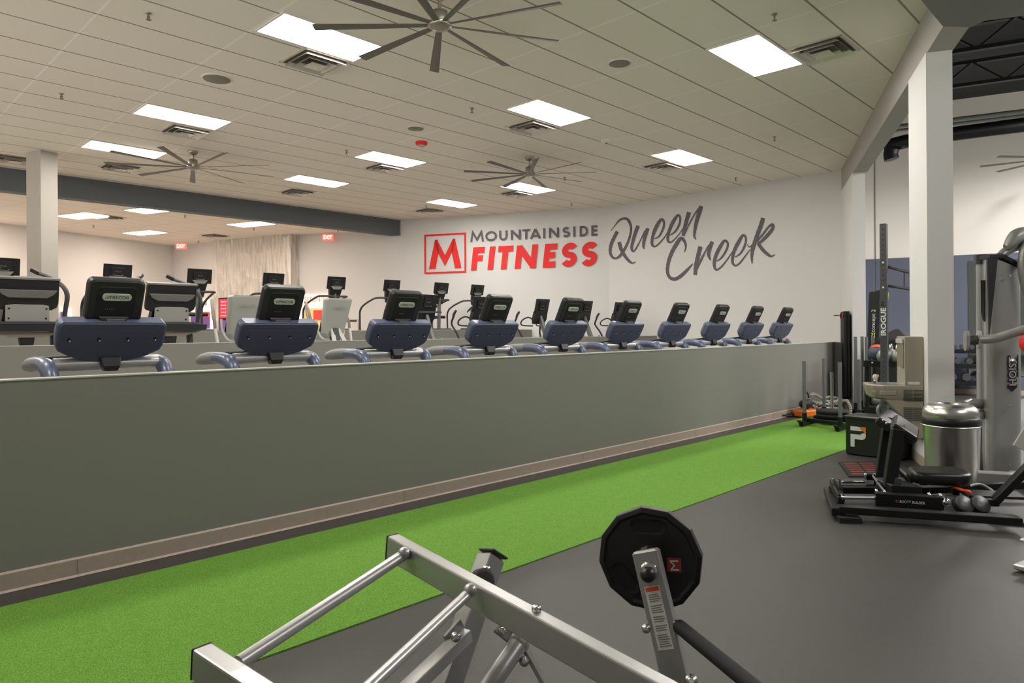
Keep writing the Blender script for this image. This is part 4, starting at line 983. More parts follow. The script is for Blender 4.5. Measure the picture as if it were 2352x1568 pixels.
# ------------------------------------------------------------------ sled on the turf
def sled(name, label, pts, zp, with_disc=True):
    t = thing(name, label, 'sled', (0, 0, 0))
    nl, nr, fl, fr = [Vector((p[0], p[1], 0)) for p in pts]
    dl = (fl - nl).normalized(); dr = dl
    for s_, e_ in ((nl, fl), (nr, fr)):
        MB().bar(s_ - dl * .16 + Vector((0, 0, .045)), e_ + dl * .1 + Vector((0, 0, .045)), .06, .06, bev=.008).build('skid', M['black_met'], t)
        MB().bar(s_ - dl * .15 + Vector((0, 0, .05)), s_ - dl * .26 + Vector((0, 0, .11)), .06, .014).build('skid_tip', M['black_met'], t)
    mid0 = nl + (fl - nl) * .5; mid1 = nr + (fr - nr) * .5
    for f_ in (.08, .5, .92):
        MB().bar(nl.lerp(fl, f_) + Vector((0, 0, .09)), nr.lerp(fr, f_) + Vector((0, 0, .09)), .06, .05).build('cross_member', M['black_met'], t)
    for p in (nl, nr, fl, fr):
        MB().cyl(p + Vector((0, 0, .075)), p + Vector((0, 0, .20)), .034, 12).build('post_socket', M['black_met'], t)
        MB().cyl(p + Vector((0, 0, .18)), p + Vector((0, 0, zp)), .027, 14).build('post', M['gun'], t)
    c = (mid0 + mid1) / 2
    MB().cyl(c + Vector((0, 0, .1)), c + Vector((0, 0, .80)), .024, 14).build('plate_post', M['chrome'], t)
    return t, c
nl = at_z(1848, 972, .04); nr = at_z(1930, 983, .04)
fl = at(1893, 950, 11.3); fr = at(1974, 950, 10.85)
sl, sc_ = sled('push_sled', 'black push sled with four grey posts standing on the turf', (nl, nr, fl, fr), .98)
wp = MB(); wp.lathe([(.03, .115), (.225, .115), (.225, .165), (.19, .17), (.03, .17)], sc_, 36)
tag(wp.build('weight_plate', M['blk_soft']), 'black weight plate lying on the push sled, lower of two', 'weight plate', 'plates loaded on the sled')
wp = MB(); wp.lathe([(.03, .172), (.225, .172), (.225, .222), (.19, .227), (.03, .227)], sc_, 36)
tag(wp.build('weight_plate', M['blk_soft']), 'black weight plate lying on the push sled, upper of two', 'weight plate', 'plates loaded on the sled')
a1 = at(1966, 960, 11.9); a2 = at(1991, 960, 11.8); dv = (fl - nl); dv[2] = 0
a3 = a1 + dv.normalized() * .45; a4 = a2 + dv.normalized() * .45
sl2, _ = sled('push_sled', 'push sled with tall grey posts behind the plyometric box', (a1, a2, a3, a4), 1.32)

# battle rope heap and orange box
ro = at_z(1905, 950, 0.0)
t = thing('battle_rope', 'coiled grey battle rope heaped behind the push sled', 'rope', (ro[0], ro[1], 0))
b = MB(); pts = []
for k in range(44):
    a = k * .62; rr = .27 + .05 * math.sin(k * 1.3)
    pts.append((rr * math.cos(a) + .15 * math.sin(k * .33), rr * .7 * math.sin(a), .05 + .0045 * k + .02 * math.sin(k * 1.7)))
b.tube(pts, .025, 8, smooth_path=3).build('coil', M['rope'], t)
la = at(1858, 912, 11.9) - ro; lb_ = at(1888, 940, 11.9) - ro; lc_ = at(1872, 905, 11.9) - ro; ld = at(1905, 925, 12.0) - ro; le = at(1862, 930, 11.9) - ro; lf = at(1930, 940, 12.0) - ro
MB().tube([(lf[0], lf[1], .22), (ld[0], ld[1], ld[2]), (lc_[0], lc_[1], lc_[2]), (la[0], la[1], la[2]), (le[0], le[1], le[2]), (lb_[0], lb_[1], lb_[2] * .8)], .025, 8, smooth_path=5).build('loop', M['rope'], t)
pe = at(1953, 950, 11.6) - ro
MB().tube([(lf[0], lf[1], .15), (pe[0] * .8, pe[1] * .8, .26), (pe[0], pe[1], .16), (pe[0], pe[1], .04)], .025, 8, smooth_path=5).build('loose_end', M['rope'], t)
ob_ = at_z(1856, 957, 0.0)
o_ = MB().box((ob_[0], ob_[1], .065), (.42, .26, .11), rotm('Z', -25), .015).build('storage_tray', M['orange'])
tag(o_, 'orange plastic tray on the floor behind the push sled posts', 'tray')
t = thing('gear_bag', 'black gear bag slumped on the orange tray behind the sled', 'bag', (ob_[0] + .05, ob_[1] + .05, .12))
MB().ball((0, 0, .085), .16, 14, (1.15, .6, .5)).build('body', M['blk_soft'], t)
MB().tube([(-.1, 0, .18), (-.03, 0, .27), (.06, 0, .27), (.12, 0, .18)], .012, 8, smooth_path=3).build('strap', M['blk_soft'], t)
cc = at_z(1815, 955, 0.0)
b = MB(); pts = [(cc[0] + .16 * math.cos(k * .7) + .01 * k - .2, cc[1] + .09 * math.sin(k * .7), .02 + .03 * abs(math.sin(k * .5))) for k in range(34)]
tag(b.tube(pts, .014, 6, smooth_path=2).build('resistance_cable', M['blk_soft']), 'tangled black strap lying at the foot of the low wall', 'strap')

# folded mat hanging on the stub wall
mo = at_wall(1957, 810, (13.44, 4.424), UA, .0)
mt = thing('exercise_mat', 'long black folded mat hanging from red hooks at the end of the low wall', 'mat', (mo[0], mo[1], 0), R(UA))
s_ = 1.0
for k, (y, x0) in enumerate(((.06, -.04), (.115, -.06))):
    MB().prism([(x0, .22), (x0 + .06, .15), (x0 + .50, .13), (x0 + .56, .22), (x0 + .56, 1.72), (x0 + .52, 1.78), (x0 + .04, 1.78), (x0, 1.72)], -.025, .025, basis((1, 0, 0), (0, 0, 1)), (0, y, 0)).build('mat_panel', M['blk_soft'], mt, .01)
for x in (.02, .42):
    MB().lathe([(.03, 0), (.05, .004), (.05, .012), (.02, .014)], (x, .145, 1.70), 16, rotm('X', -90)).build('grommet', M['red'], mt)
MB().cyl((.02, 0.01, 1.705), (.02, .30, 1.705), .008, 8).build('hook_bar', M['blk'], mt)

# ------------------------------------------------------------------ Rack upright, ski machine, kettlebells
rt = at(2029.5, 514, 9.4); rb = Vector((rt[0], rt[1], 0))
vd = Vector((-rt[0], -rt[1], 0)).normalized(); ra = math.atan2(vd[1], vd[0]) + R(90) + R(-14)
rk = thing('power_rack', 'tall black perforated rack upright with white ROGUE lettering behind the fountain', 'rack', rb, ra)
w_ = .083
MB().box((0, 0, rt[2] / 2 + .01), (w_, w_, rt[2] - .02), None, .006).build('upright', M['dgrey'], rk)
hb = MB()
for k in range(40):
    z = .2 + k * .068
    if 1.28 < z < 2.1: continue
    hb.cyl((0, -w_ / 2 - .0015, z), (0, -w_ / 2 + .001, z), .009, 8)
hb.build('bolt_hole', M['blk_soft'], rk)
for z in (at(2029, 603, 9.4)[2], at(2029, 660, 9.4)[2]):
    MB().cyl((0, -w_ / 2 - .004, z), (0, -w_ / 2, z), .013, 8).build('bolt', M['ink_lt'], rk)
text('lettering', 'IROGUE', .066, M['ink_lt'], rk, basis((0, 0, 1), (-1, 0, 0)), (0, -w_ / 2, (at(2029, 707, 9.4)[2] + at(2029, 770, 9.4)[2]) / 2), .002, .37, .03)
text('mark', 'R', .07, M['blk_soft'], rk, basis((1, 0, 0), (0, 0, 1)), (0, -w_ / 2, at(2031, 698, 9.4)[2]), .002, .05, .03)
MB().box((0, 0, .028), (.2, .3, .02)).build('foot_plate', M['black_met'], rk)
c1 = rk.matrix_world
inv = Matrix.Rotation(-ra, 3, 'Z')
loc = lambda p: inv @ (p - rb)
for (xa, ya, xb, yb) in ((2040, 613, 2112, 631), (2041, 656, 2112, 667)):
    MB().cyl(loc(at(xa, ya, 9.45)), loc(at(xb, yb, 9.0)), .02, 10).build('cross_member', M['dgrey'], rk)
MB().cyl(loc(at(2077, 622, 9.22)), loc(at(2077, 661, 9.22)), .01, 8).build('brace', M['dgrey'], rk)

sk_t = at(2009, 670, 13.0); sk_b = at(2001, 930, 13.0)
sk = thing('rowing_machine', 'black rowing machine rail stored upright with lime strap behind the rack upright', 'rowing machine', (sk_b[0], sk_b[1], 0))
o_ = Vector((sk_b[0], sk_b[1], 0)); vr = Vector((math.sin(R(18)), -math.cos(R(18)), 0))
b = MB()
p_top = sk_t - o_; p_bot = Vector((0, 0, .10))
MB().bar(p_bot, p_top, .20, .20, vr, .02).build('rail', M['blk'], sk)
MB().bar(p_top + Vector((0, 0, -.02)), p_top + vr * .20 + Vector((0, 0, .03)), .10, .06, (0, 0, 1), .015).build('head', M['blk'], sk)
MB().bar(p_top + vr * .22 + Vector((0, 0, -.02)), p_top + vr * .20 + Vector((0, 0, -.24)), .03, .03).build('strap', M['yellow'], sk)
MB().bar(p_bot - vr * .12, p_bot + vr * .15, .3, .12, (0, 0, 1), .03).build('foot', M['blk'], sk)
MB().bar(Vector((0, 0, .45)) + vr * .0, Vector((0, 0, .85)) + vr * .05, .26, .26, vr, .04).build('fly_housing', M['blk_soft'], sk)
Tk = basis(p_top.normalized(), (p_top.normalized()).cross(Vector((-vr[1], vr[0], 0))))
nv = (-Vector((sk_t[0], sk_t[1], 0))).normalized(); upv = p_top.normalized(); rgt = upv
Tk = basis(upv, nv.cross(upv))
text('lettering', 'concept 2', .085, M['ink_lt'], sk, Tk, p_bot.lerp(p_top, .735) + nv * .104, .004, .42)
text('mark', '\u03b1', .06, M['yellow'], sk, Tk, p_bot.lerp(p_top, .60) + nv * .104, .004, .12, .02)

kr_c = at(2040, 826, 10.0)
kr = thing('kettlebell_rack', 'black two tier rack carrying kettlebells behind the fountain', 'rack', (kr_c[0], kr_c[1], 0), HEAD - R(90) - R(28) )
for z, nm in ((kr_c[2] - .01, 'shelf'), (.33, 'shelf')):
    MB().box((0, .12, z - .03), (.62, .42, .03)).box((0, -.10, z - .045), (.62, .02, .09)).build(nm, M['black_met'], kr)
for x in (-.27, .27):
    MB().box((x, .12, kr_c[2] / 2), (.05, .34, kr_c[2] - .035)).build('side_frame', M['black_met'], kr)
for x in (-.2, .24): MB().ball((x, -.112, kr_c[2] - .04), .012, 8).build('bolt', M['ink_lt'], kr)
def kettlebell(label, r=.09):
    t = thing('kettlebell', label, 'kettlebell', (0, 0, 0), 0, 'kettlebells on the rack')
    MB().lathe([(r * .45, 0), (r * .8, r * .12), (r, r * .75), (r * .98, r * 1.05), (r * .75, r * 1.6), (r * .4, r * 1.85), (r * .1, r * 1.9)], n=22).build('body', M['kb'], t)
    MB().tube([(-r * .5, 0, r * 1.6), (-r * .62, 0, r * 2.1), (-r * .35, 0, r * 2.6), (r * .35, 0, r * 2.6), (r * .62, 0, r * 2.1), (r * .5, 0, r * 1.6)], r * .15, 10, smooth_path=4).build('handle', M['steel'], t)
    return t
k0 = None
zs = kr_c[2] - .01 - .015
for px_, d_, z_, lb in ((2047, 10.05, zs, 'kettlebell on the upper shelf just right of the rack upright'), (2062, 9.78, zs, 'kettlebell on the upper shelf nearest the fountain'), (2029, 9.85, zs, 'kettlebell on the upper shelf mostly hidden by the rack upright'),
                        (2012, 10.05, .345, 'kettlebell on the lower shelf left of the rack upright'), (2048, 10.0, .345, 'dark kettlebell on the lower shelf right of the rack upright'), (2068, 9.8, .345, 'kettlebell on the lower shelf nearest the fountain')):
    p = at(px_, 800, d_ + .1)
    if k0 is None: k0 = kettlebell(lb); k0.location = (p[0], p[1], z_)
    else: dup(k0, (p[0], p[1], z_), lb)
sb = at(2062, 772, 11.8)
t = thing('plate_tree', 'dark peaked equipment cover behind the kettlebell rack', 'equipment', (sb[0], sb[1], 0))
MB().loft([[Vector((x * w, y * w * .8, z)) for x, y in ((-1, -1), (1, -1), (1, 1), (-1, 1))] for z, w in ((0, .35), (sb[2] - .05, .32), (sb[2] + .12, .05))], True, False).build('cover', M['blk_soft'], t, .02)
mb = at(2014, 795, 10.28)
t = thing('medicine_ball', 'navy medicine ball with orange panel on the upper shelf behind the rack upright', 'ball', (mb[0], mb[1], zs + .12))
MB().ball((0, 0, 0), .118, 18).build('body', M['navy'], t); MB().lathe([(.09, .082), (.065, .105), (.01, .120)], n=18).build('panel', M['orange_red'], t)

# dumbbell rack and mirrors by the blue wall
dr = at_z(2205, 905, 0.0); dr_ = at_z(2205, 905, 0.0)
dd = BWP + bd * (0.0)
s0_ = 0.05
rc = at_wall(2196, 830, (BWP[0] - bn[0] * .45, BWP[1] - bn[1] * .45), 107); 
dk = thing('dumbbell_rack', 'black three tier dumbbell rack against the blue wall right of the near column', 'rack', (rc[0], rc[1], 0), R(17 + 180 - 90 + 180 - 180) )
dk.rotation_euler = (0, 0, R(107 - 180 + 0))
# local x runs along the wall (towards the right picture edge), y away from the viewer
TZ = (.98, .66, .30)
for z in TZ:
    MB().box((0, .0, z), (1.1, .30, .03)).box((0, -.16, z - .03), (1.1, .02, .08)).build('shelf', M['black_met'], dk)
for x in (-.54, .54):
    MB().bar((x, .18, 0), (x, .10, 1.05), .05, .06, (0, 1, 0)).box((x, .0, .03), (.06, .5, .05)).build('side_frame', M['black_met'], dk)
MB().bar((.58, -.2, 0), (.58, -.08, 1.12), .05, .03, (0, 1, 0)).build('white_end_frame', M['white_fr'], dk)
d0 = None
WPOS = {0: 'top', 1: 'middle', 2: 'lowest'}
Rd = Matrix.Rotation(dk.rotation_euler.z, 3, 'Z')
for ti, z in enumerate(TZ):
    for k in range(5 - ti):
        rr = .05 + .018 * ti; x = .44 - k * (.16 + .05 * ti)
        lb = 'black dumbbell on the %s rack tier, %s' % (WPOS[ti], ('nearest the white end frame', 'second from the white end frame', 'in the middle of the tier', 'near the column', 'nearest the column')[k])
        t = thing('dumbbell', lb, 'dumbbell', Vector((rc[0], rc[1], 0)) + Rd @ Vector((x, -.0, z + .017 + rr)), dk.rotation_euler.z, 'dumbbells on the rack')
        MB().cyl((0, -.07, 0), (0, .07, 0), .016, 8).build('handle', M['steel'], t)
        for sy in (-1, 1): MB().cyl((0, sy * .07, 0), (0, sy * .14, 0), rr, 8).build('head', M['dgrey'], t)
mr = bwall('mirror', -3.2, 0.22, .42, 2.92, M['mirror'], .035, .02); mr.pop('kind', None)
tag(mr, 'tall wall mirror on the blue wall behind the silver cable machine', 'mirror')

# ------------------------------------------------------------------ tall silver cable machine
hz0 = at_z(2300, 1100, 0.0); HD = 6.95
hm = thing('cable_machine', 'tall silver cable weight machine with HOIST lettering at the right edge', 'cable machine', (0, 0, 0))
def vcol(name, x0, x1, ytop, ybot, d, prof, m_, n=16, ytop2=None):
    """upright shroud: convex front, from measured edges; stands in its own depth"""
    a = at((x0), 900, d); c = at((x1), 900, d); w = (c - a); w[2] = 0; W = w.length; w.normalize(); f = Vector((w[1], -w[0], 0))
    if f.dot(Vector((-a[0], -a[1], 0))) < 0: f = -f
    mid = (a + c) / 2
    zt = at((x0 + x1) / 2, ytop, d)[2]; zb = at((x0 + x1) / 2, ybot, d)[2]
    zt2 = at(x1, ytop2, d)[2] if ytop2 else zt
    ring = []
    for k in range(n + 1):
        t_ = -1 + 2 * k / n; ring.append((t_, math.sqrt(max(0, 1 - abs(t_) ** 2.6)) * prof))
    ring += [(.8, -.35 * W), (-.8, -.35 * W)]
    rings = []
    for fz in (0, .93, 1.0):
        rr = []
        for tx, ty in ring:
            ztop = zt + (zt2 - zt) * (tx + 1) / 2
            z = zb + (ztop - zb) * fz
            rr.append(Vector((mid[0], mid[1], 0)) + w * (tx * W / 2) + f * ty + Vector((0, 0, z)))
        rings.append(rr)
    return MB().loft(rings, True, True).build(name, m_, hm), mid, w, f
_, cm, cw_, cf = vcol('main_shroud', 2266, 2343, 590, 1083, 6.95, .075, M['silver_dk'], ytop2=622)
vcol('rear_shroud', 2246, 2270, 604, 962, 7.10, .05, M['silver_dk'])
vcol('rear_cap', 2244, 2286, 585, 606, 7.08, .06, M['blk'])
b = MB()
for (xa, ya, xb, yb) in ((2262, 590, 2300, 590), (2292, 590, 2335, 612)):
    b.bar(at(xa, ya, 6.93), at(xb, yb, 6.93), .16, .045, (0, 0, 1))
b.build('top_cap', M['blk'], hm, .01)
MB().prism([(0, 0), (.10, 0), (.015, -.75)], -.01, .01, basis(cw_, (0, 0, 1)), at(2267, 592, 6.86)).build('cap_fin', M['blk'], hm)
MB().bar(at(2261, 965, 7.08), at(2258, 1080, 7.08), .04, .04).build('inner_post', M['blk'], hm)
MB().bar(at_z(2215, 1092, .07), at_z(2362, 1100, .07), .12, .10, bev=.01).build('base_beam', M['silver_dk'], hm)
MB().bar(at_z(2330, 1090, .05), at_z(2420, 1140, .05), .10, .08, bev=.01).build('side_foot', M['silver_dk'], hm)
MB().tube([at(2214, 932, 7.0), at(2230, 926, 7.05), at(2266, 928, 7.1)], .05, 12).build('lower_bracket', M['silver_dk'], hm)
MB().tube([at(2240, 955, 7.0), at(2266, 948, 7.1)], .045, 12).build('lower_stop', M['silver_dk'], hm)
# press arm with flange
MB().tube([at(2248, 780, 6.7), at(2285, 777, 6.66), at(2320, 767, 6.6), at(2352, 757, 6.55), at(2420, 735, 6.45)], .042, 14, smooth_path=4).build('press_arm', M['silver_dk'], hm)
fl_c = at(2249, 780, 6.72); fdir = (at(2285, 777, 6.66) - at(2248, 780, 6.7)).normalized()
Tf = Matrix((fdir.cross(Vector((0, 0, 1))).normalized(), Vector((0, 0, 1)), fdir)).transposed()
MB().prism([(x * 1.0, z * 1.0) for x, z in rrect(.10, .175, .049, 5)], -.015, .012, Tf, fl_c).build('flange', M['silver'], hm)
MB().prism([(x, z) for x, z in rrect(.11, .19, .05, 5)], -.12, -.09, Tf, fl_c).build('flange', M['silver_dk'], hm)
MB().cyl(fl_c - fdir * .09, fl_c, .045, 12).build('flange_spacer', M['dgrey'], hm)
MB().ball(at(2362, 788, 6.5), .075, 16, (1, 1, 1.2)).build('red_pad', M['red'], hm)
# top tubes
MB().tube([at(2300, 588, 6.9), at(2312, 576, 6.9), at(2335, 566, 6.9), at(2352, 564, 6.9), at(2400, 566, 6.9)], .045, 12, smooth_path=4).build('top_tube', M['silver_dk'], hm)
MB().tube([at(2364, 556, 6.8), at(2354, 575, 6.8), at(2350, 610, 6.8), at(2356, 650, 6.8), at(2370, 690, 6.8), at(2396, 730, 6.8)], .048, 14, smooth_path=4).build('curved_arm', M['silver_dk'], hm)
MB().tube([at(2310, 568, 6.85), at(2320, 560, 6.85), at(2334, 545, 6.85), at(2352, 537, 6.85), at(2390, 540, 6.85)], .07, 14, rs=[.03, .055, .075, .07, .06], smooth_path=3).build('pivot_housing', M['silver_dk'], hm)
MB().prism([(0, 0), (.10, .16), (.30, .16), (.30, -.08), (.12, -.06)], -.01, .01, basis(cw_, (0, 0, 1)), at(2327, 1022, 6.6)).build('bolt_plate', M['lgrey'], hm)
for (xx, yy) in ((2317, 573 + 60), (2320, 932), (2318, 1068)):
    p = at(xx, yy, 6.82); MB().cyl(p, p + cf * .02, .012, 10).build('bolt', M['steel'], hm)
Th = basis((0, 0, 1), -cw_)
txp = (Vector((cm[0], cm[1], 0)) + cw_ * .03 + cf * .082)
rt_ = Matrix.Rotation(R(0), 3, 'Z')
zc_ = (at(2322, 812, 6.95)[2] + at(2322, 890, 6.95)[2]) / 2
Thh = basis(Vector((0, 0, 1)), -cw_)
MB().prism([(-.20, .0), (-.155, .05), (-.11, .0), (-.155, -.05)], 0, .003, Thh, (txp[0], txp[1], zc_)).build('logo_diamond', M['blk'], hm)
text('lettering_outline', 'HOIST', .092, M['blk'], hm, Thh, (txp[0], txp[1], zc_), .004, .31, .09)
text('lettering', 'HOIST', .074, M['silver_lt'], hm, Thh, (txp[0], txp[1], zc_), .007, .28, .02)
MB().prism([(-.06, -.06), (.16, -.06), (.16, -.048), (-.06, -.048)], 0, .003, Thh, (txp[0], txp[1], zc_)).build('logo_bar', M['blk'], hm)
rp_ = at(2251, 690, 7.03) + cf * .055
MB().prism([(-.22, -.02), (.20, -.02), (.20, .03), (-.12, .03), (-.20, .01)], 0, .004, basis((0, 0, 1), -cw_), rp_).build('rear_logo', M['ink'], hm)

# ------------------------------------------------------------------ glute bridge machine on the right
bo_ = at_z(1930, 1186, 0.0); be_ = at_z(2200, 1196, 0.0); bv = be_ - bo_; ba = math.atan2(bv[1], bv[0])
gm = thing('hip_thrust_machine', 'low black hip thrust machine with seat pad and white lettering on the right floor', 'exercise machine', bo_, ba)
ginv = Matrix.Rotation(-ba, 3, 'Z')
gl = lambda x, y, d: ginv @ (at(x, y, d) - bo_)
gz = lambda x, y, z: ginv @ (at_z(x, y, z) - bo_)
def gbar(name, a, b_, w, h, m_='black_met', up=(0, 0, 1), bev=.006, parent=None):
    return MB().bar(a, b_, w, h, up, bev).build(name, M[m_], parent or gm)
n0 = gz(1925, 1168, .08); n1 = gz(2230, 1188, .08); f0 = gz(1908, 1123, .12); f1 = gz(2130, 1125, .12)
gbar('near_rail', n0, n1 + (n1 - n0) * .35, .10, .055)
gbar('far_rail', f0, f1, .10, .055)
gbar('end_plate', gz(1925, 1176, .06), gz(1905, 1126, .06), .09, .06)
MB().box(gz(1950, 1192, .02), (.16, .10, .04)).build('rubber_foot', M['blk_soft'], gm)
# weight pegs with rings
for (y0, y1, d, nm) in ((1106, 1106, 5.95, 'peg'), (1142, 1143, 5.5, 'peg')):
    xa = 1912 if d > 5.7 else 1932; xb = 1990 if d > 5.7 else 2010
    MB().cyl(gl(xa, y0, d), gl(xb, y1, d - .0), .016, 12).build(nm, M['chrome'], gm)
    MB().cyl(gl(xa - 3, y0, d), gl(xa + 1, y0, d), .03, 14).build('peg_cap', M['chrome'], gm)
gbar('peg_link', gl(1913, 1106, 5.95), gl(1932, 1142, 5.5), .05, .05)
gbar('peg_upright', gl(1932, 1140, 5.5), gl(1928, 1165, 5.5), .05, .05, up=(1, 0, 0))
MB().lathe([(.05, -.02), (.085, -.02), (.085, .02), (.05, .02)], gl(1924, 1124, 5.7), 24, rotm('Y', 90)).build('ring', M['black_met'], gm)
# box beam with lettering
ba0 = gl(2010, 1147, 5.52); ba1 = gl(2166, 1150, 5.35); ba1[2] = ba0[2]
side_box = gbar('side_housing', ba0, ba1, .10, .125, 'black_met')
sd = (ba1 - ba0).normalized(); Tl = basis(sd, (0, 0, 1)); ff = Tl @ Vector((0, 0, 1))
mp_ = ba0.lerp(ba1, .54) + Vector((0, 0, .012))
text('lettering', 'BOOTY BUILDER', .020, M['ink_lt'], gm, Tl, mp_ + ff * .052, .001, .17, .01)
text('mark', '\u00a9', .02, M['orange_red'], gm, Tl, mp_ + ff * .052 - sd * .105, .001)
for f_ in (.02, .14, .80, .96):
    MB().ball(ba0.lerp(ba1, f_) + Vector((0, 0, .07)) + ff * .02, .012, 8).build('bolt', M['steel'], gm)
    MB().ball(ba0.lerp(ba1, f_) + Vector((0, 0, .07)) - ff * .02, .012, 8).build('bolt', M['steel'], gm)
MB().ball(gl(2172, 1153, 5.32), .035, 12).build('end_knob', M['chrome'], gm)
# second housing on far side
gbar('far_housing', gl(1988, 1100, 5.95), gl(2010, 1100, 5.93), .08, .10)
gbar('housing_face', gl(1987, 1108, 5.90), gl(2007, 1108, 5.88), .01, .035, 'mgrey')
for xx in (1988, 2008): MB().ball(gl(xx, 1090, 5.92), .014, 8).build('bolt', M['steel'], gm)
gbar('diagonal_link', gl(2004, 1092, 5.9), gl(2030, 1127, 5.5), .012, .02, 'mgrey')
# back rest posts
gbar('rest_post', gl(2040, 958, 6.0), gl(2020, 1095, 5.95), .06, .07, 'black_met', (1, 0, 0))
gbar('rest_post', gl(2062, 985, 5.62), gl(2042, 1120, 5.6), .075, .09, 'black_met', (1, 0, 0))
gbar('post_foot', gl(2052, 1108, 5.6), gl(2068, 1112, 5.58), .09, .10, 'dgrey')
gbar('post_foot', gl(2030, 1118, 5.6), gl(2100, 1122, 5.6), .22, .08)
gbar('brace', gl(2060, 1075, 5.8), gl(2095, 1108, 5.7), .05, .03)
# tilted pads
q0 = gl(2020, 952, 6.1); q1 = gl(2062, 982, 5.95); q2 = gl(2104, 1000, 5.9)
gbar('rest_pad', gl(2024, 953, 6.05), gl(2058, 976, 5.98), .30, .07, 'vinyl', (-.3, 0, 1), .015)
gbar('rest_pad', gl(2050, 966, 5.80), gl(2106, 1003, 5.72), .34, .075, 'vinyl', (-.3, 0, 1), .018)
text('pad_lettering', 'BB', .02, M['rust'], gm, basis(sd, (0, 0, 1)), gl(2072, 978, 5.60), .0, .05)
for (xx, yy) in ((2028, 965), (2036, 972), (2048, 980)): MB().ball(gl(xx, yy, 5.85), .01, 8).build('bolt', M['steel'], gm)
# seat pad
sc0 = gl(2157, 1092, 5.75)
rg = rrect(.46, .36, .12, 5)
def padring(z, s): return [Vector((sc0[0] + x * s + y * .15, sc0[1] + y * s, sc0[2] + z)) for x, y in rg]
MB().loft([padring(-.045, .93), padring(-.035, 1.0), padring(.025, 1.0), padring(.043, .96), padring(.05, .85)], True, True).build('seat_pad', M['vinyl'], gm)
for dx in (-.12, .12): gbar('seat_support', Vector((sc0[0] + dx, sc0[1], sc0[2] - .04)), Vector((sc0[0] + dx, sc0[1], .10)), .05, .05, up=(1, 0, 0))
gbar('cross_bar', gl(2095, 1118, 5.6), gl(2180, 1116, 5.6), .02, .02, 'mgrey')
# rollers and orange strap
for (x, y, d) in ((2216, 1157, 5.40), (2254, 1157, 5.40)):
    c = gl(x, y, d); ax = Vector((.25, -.75, .62)).normalized(); Tz = ax.to_track_quat('Z', 'Y').to_matrix()
    MB().lathe([(.045, -.05), (.074, -.045), (.074, -.012), (.07, 0)], c, 26, Tz).build('roller', M['blk_soft'], gm)
    MB().lathe([(.07, 0), (.068, .006), (.010, .007)], c, 26, Tz).build('roller_face', M['dgrey'], gm)
    gbar('roller_arm', c - ax * .04, gl(x + 12, 1188, 5.4), .03, .03, 'chrome')
gbar('roller_base', gl(2225, 1202, 5.33), gl(2262, 1203, 5.30), .08, .05)
MB().tube([gl(2190, 1118, 5.6), gl(2212, 1126, 5.55), gl(2224, 1128, 5.5), gl(2229, 1134, 5.5)], .013, 8, smooth_path=3).build('strap', M['orange_red'], gm)
MB().tube([gl(2226, 1116, 5.75), gl(2250, 1112, 5.8), gl(2275, 1124, 5.75), gl(2290, 1140, 5.65)], .012, 8, smooth_path=4).build('footplate_rim', M['mgrey'], gm)
MB().prism([(-.12, -.1), (.28, -.1), (.32, .1), (-.1, .14)], 0, .02, None, gl(2250, 1138, 5.6)).build('footplate', M['blk'], gm)
# perforated rising arm at the right
gbar('rising_arm', gl(2285, 1150, 5.45), gl(2372, 1062, 5.35), .12, .05, 'black_met')
gbar('rising_arm_plate', gl(2283, 1140, 5.52), gl(2365, 1058, 5.42), .10, .01, 'dgrey')
gbar('arm_foot', gl(2240, 1150, 5.5), gl(2292, 1153, 5.45), .10, .05)
gbar('tail_plate', gl(2270, 1188, 5.3), gl(2370, 1205, 5.2), .14, .04)
gbar('far_tail', gl(2130, 1125, 5.95), gl(2370, 1112, 5.95), .06, .06)

# rubber mat with red print
ma = at_z(1925, 1062, 0.0); mb_ = at_z(2035, 1062, 0.0); mc = at_z(1950, 1096, 0.0)
ux = (mb_ - ma); wx = ux.length; ang_m = math.atan2(ux[1], ux[0])
fm = thing('floor_mat', 'black floor mat with red print lying before the plyometric box', 'mat', (ma[0], ma[1], 0), ang_m)
mloc = Matrix.Rotation(-ang_m, 3, 'Z') @ (mc - ma)
poly = [(0, 0), (wx, 0), (wx + mloc[0], mloc[1]), (mloc[0], mloc[1])]
MB().prism(poly, 0.0005, .012).build('mat_sheet', M['blk_soft'], fm)
rows = MB()
for r_ in range(6):
    for c_i in range(2):
        f = (r_ + .8) / 7; x0 = mloc[0] * f + wx * (.08 + .33 * c_i)
        rows.prism([(x0, mloc[1] * f), (x0 + wx * .27, mloc[1] * f), (x0 + wx * .27, mloc[1] * (f + .05)), (x0, mloc[1] * (f + .05))], .012, .0135)
rows.build('red_print', M['rust'], fm)

# foot of a bench at the right picture edge
bf = at_z(2350, 1312, 0.0)
t = thing('bench_stand', 'foot and post of a silver bench cut by the right picture edge', 'bench', (bf[0], bf[1], 0), R(-15))
MB().box((.10, .0, .03), (.30, .07, .035), None, .008).build('foot', M['silver_lt'], t)
MB().box((.14, 0, .10), (.08, .06, .11), None, .006).build('post', M['silver_dk'], t)
MB().box((.15, 0, .165), (.16, .10, .02), None, .006).build('cross_plate', M['silver_lt'], t)

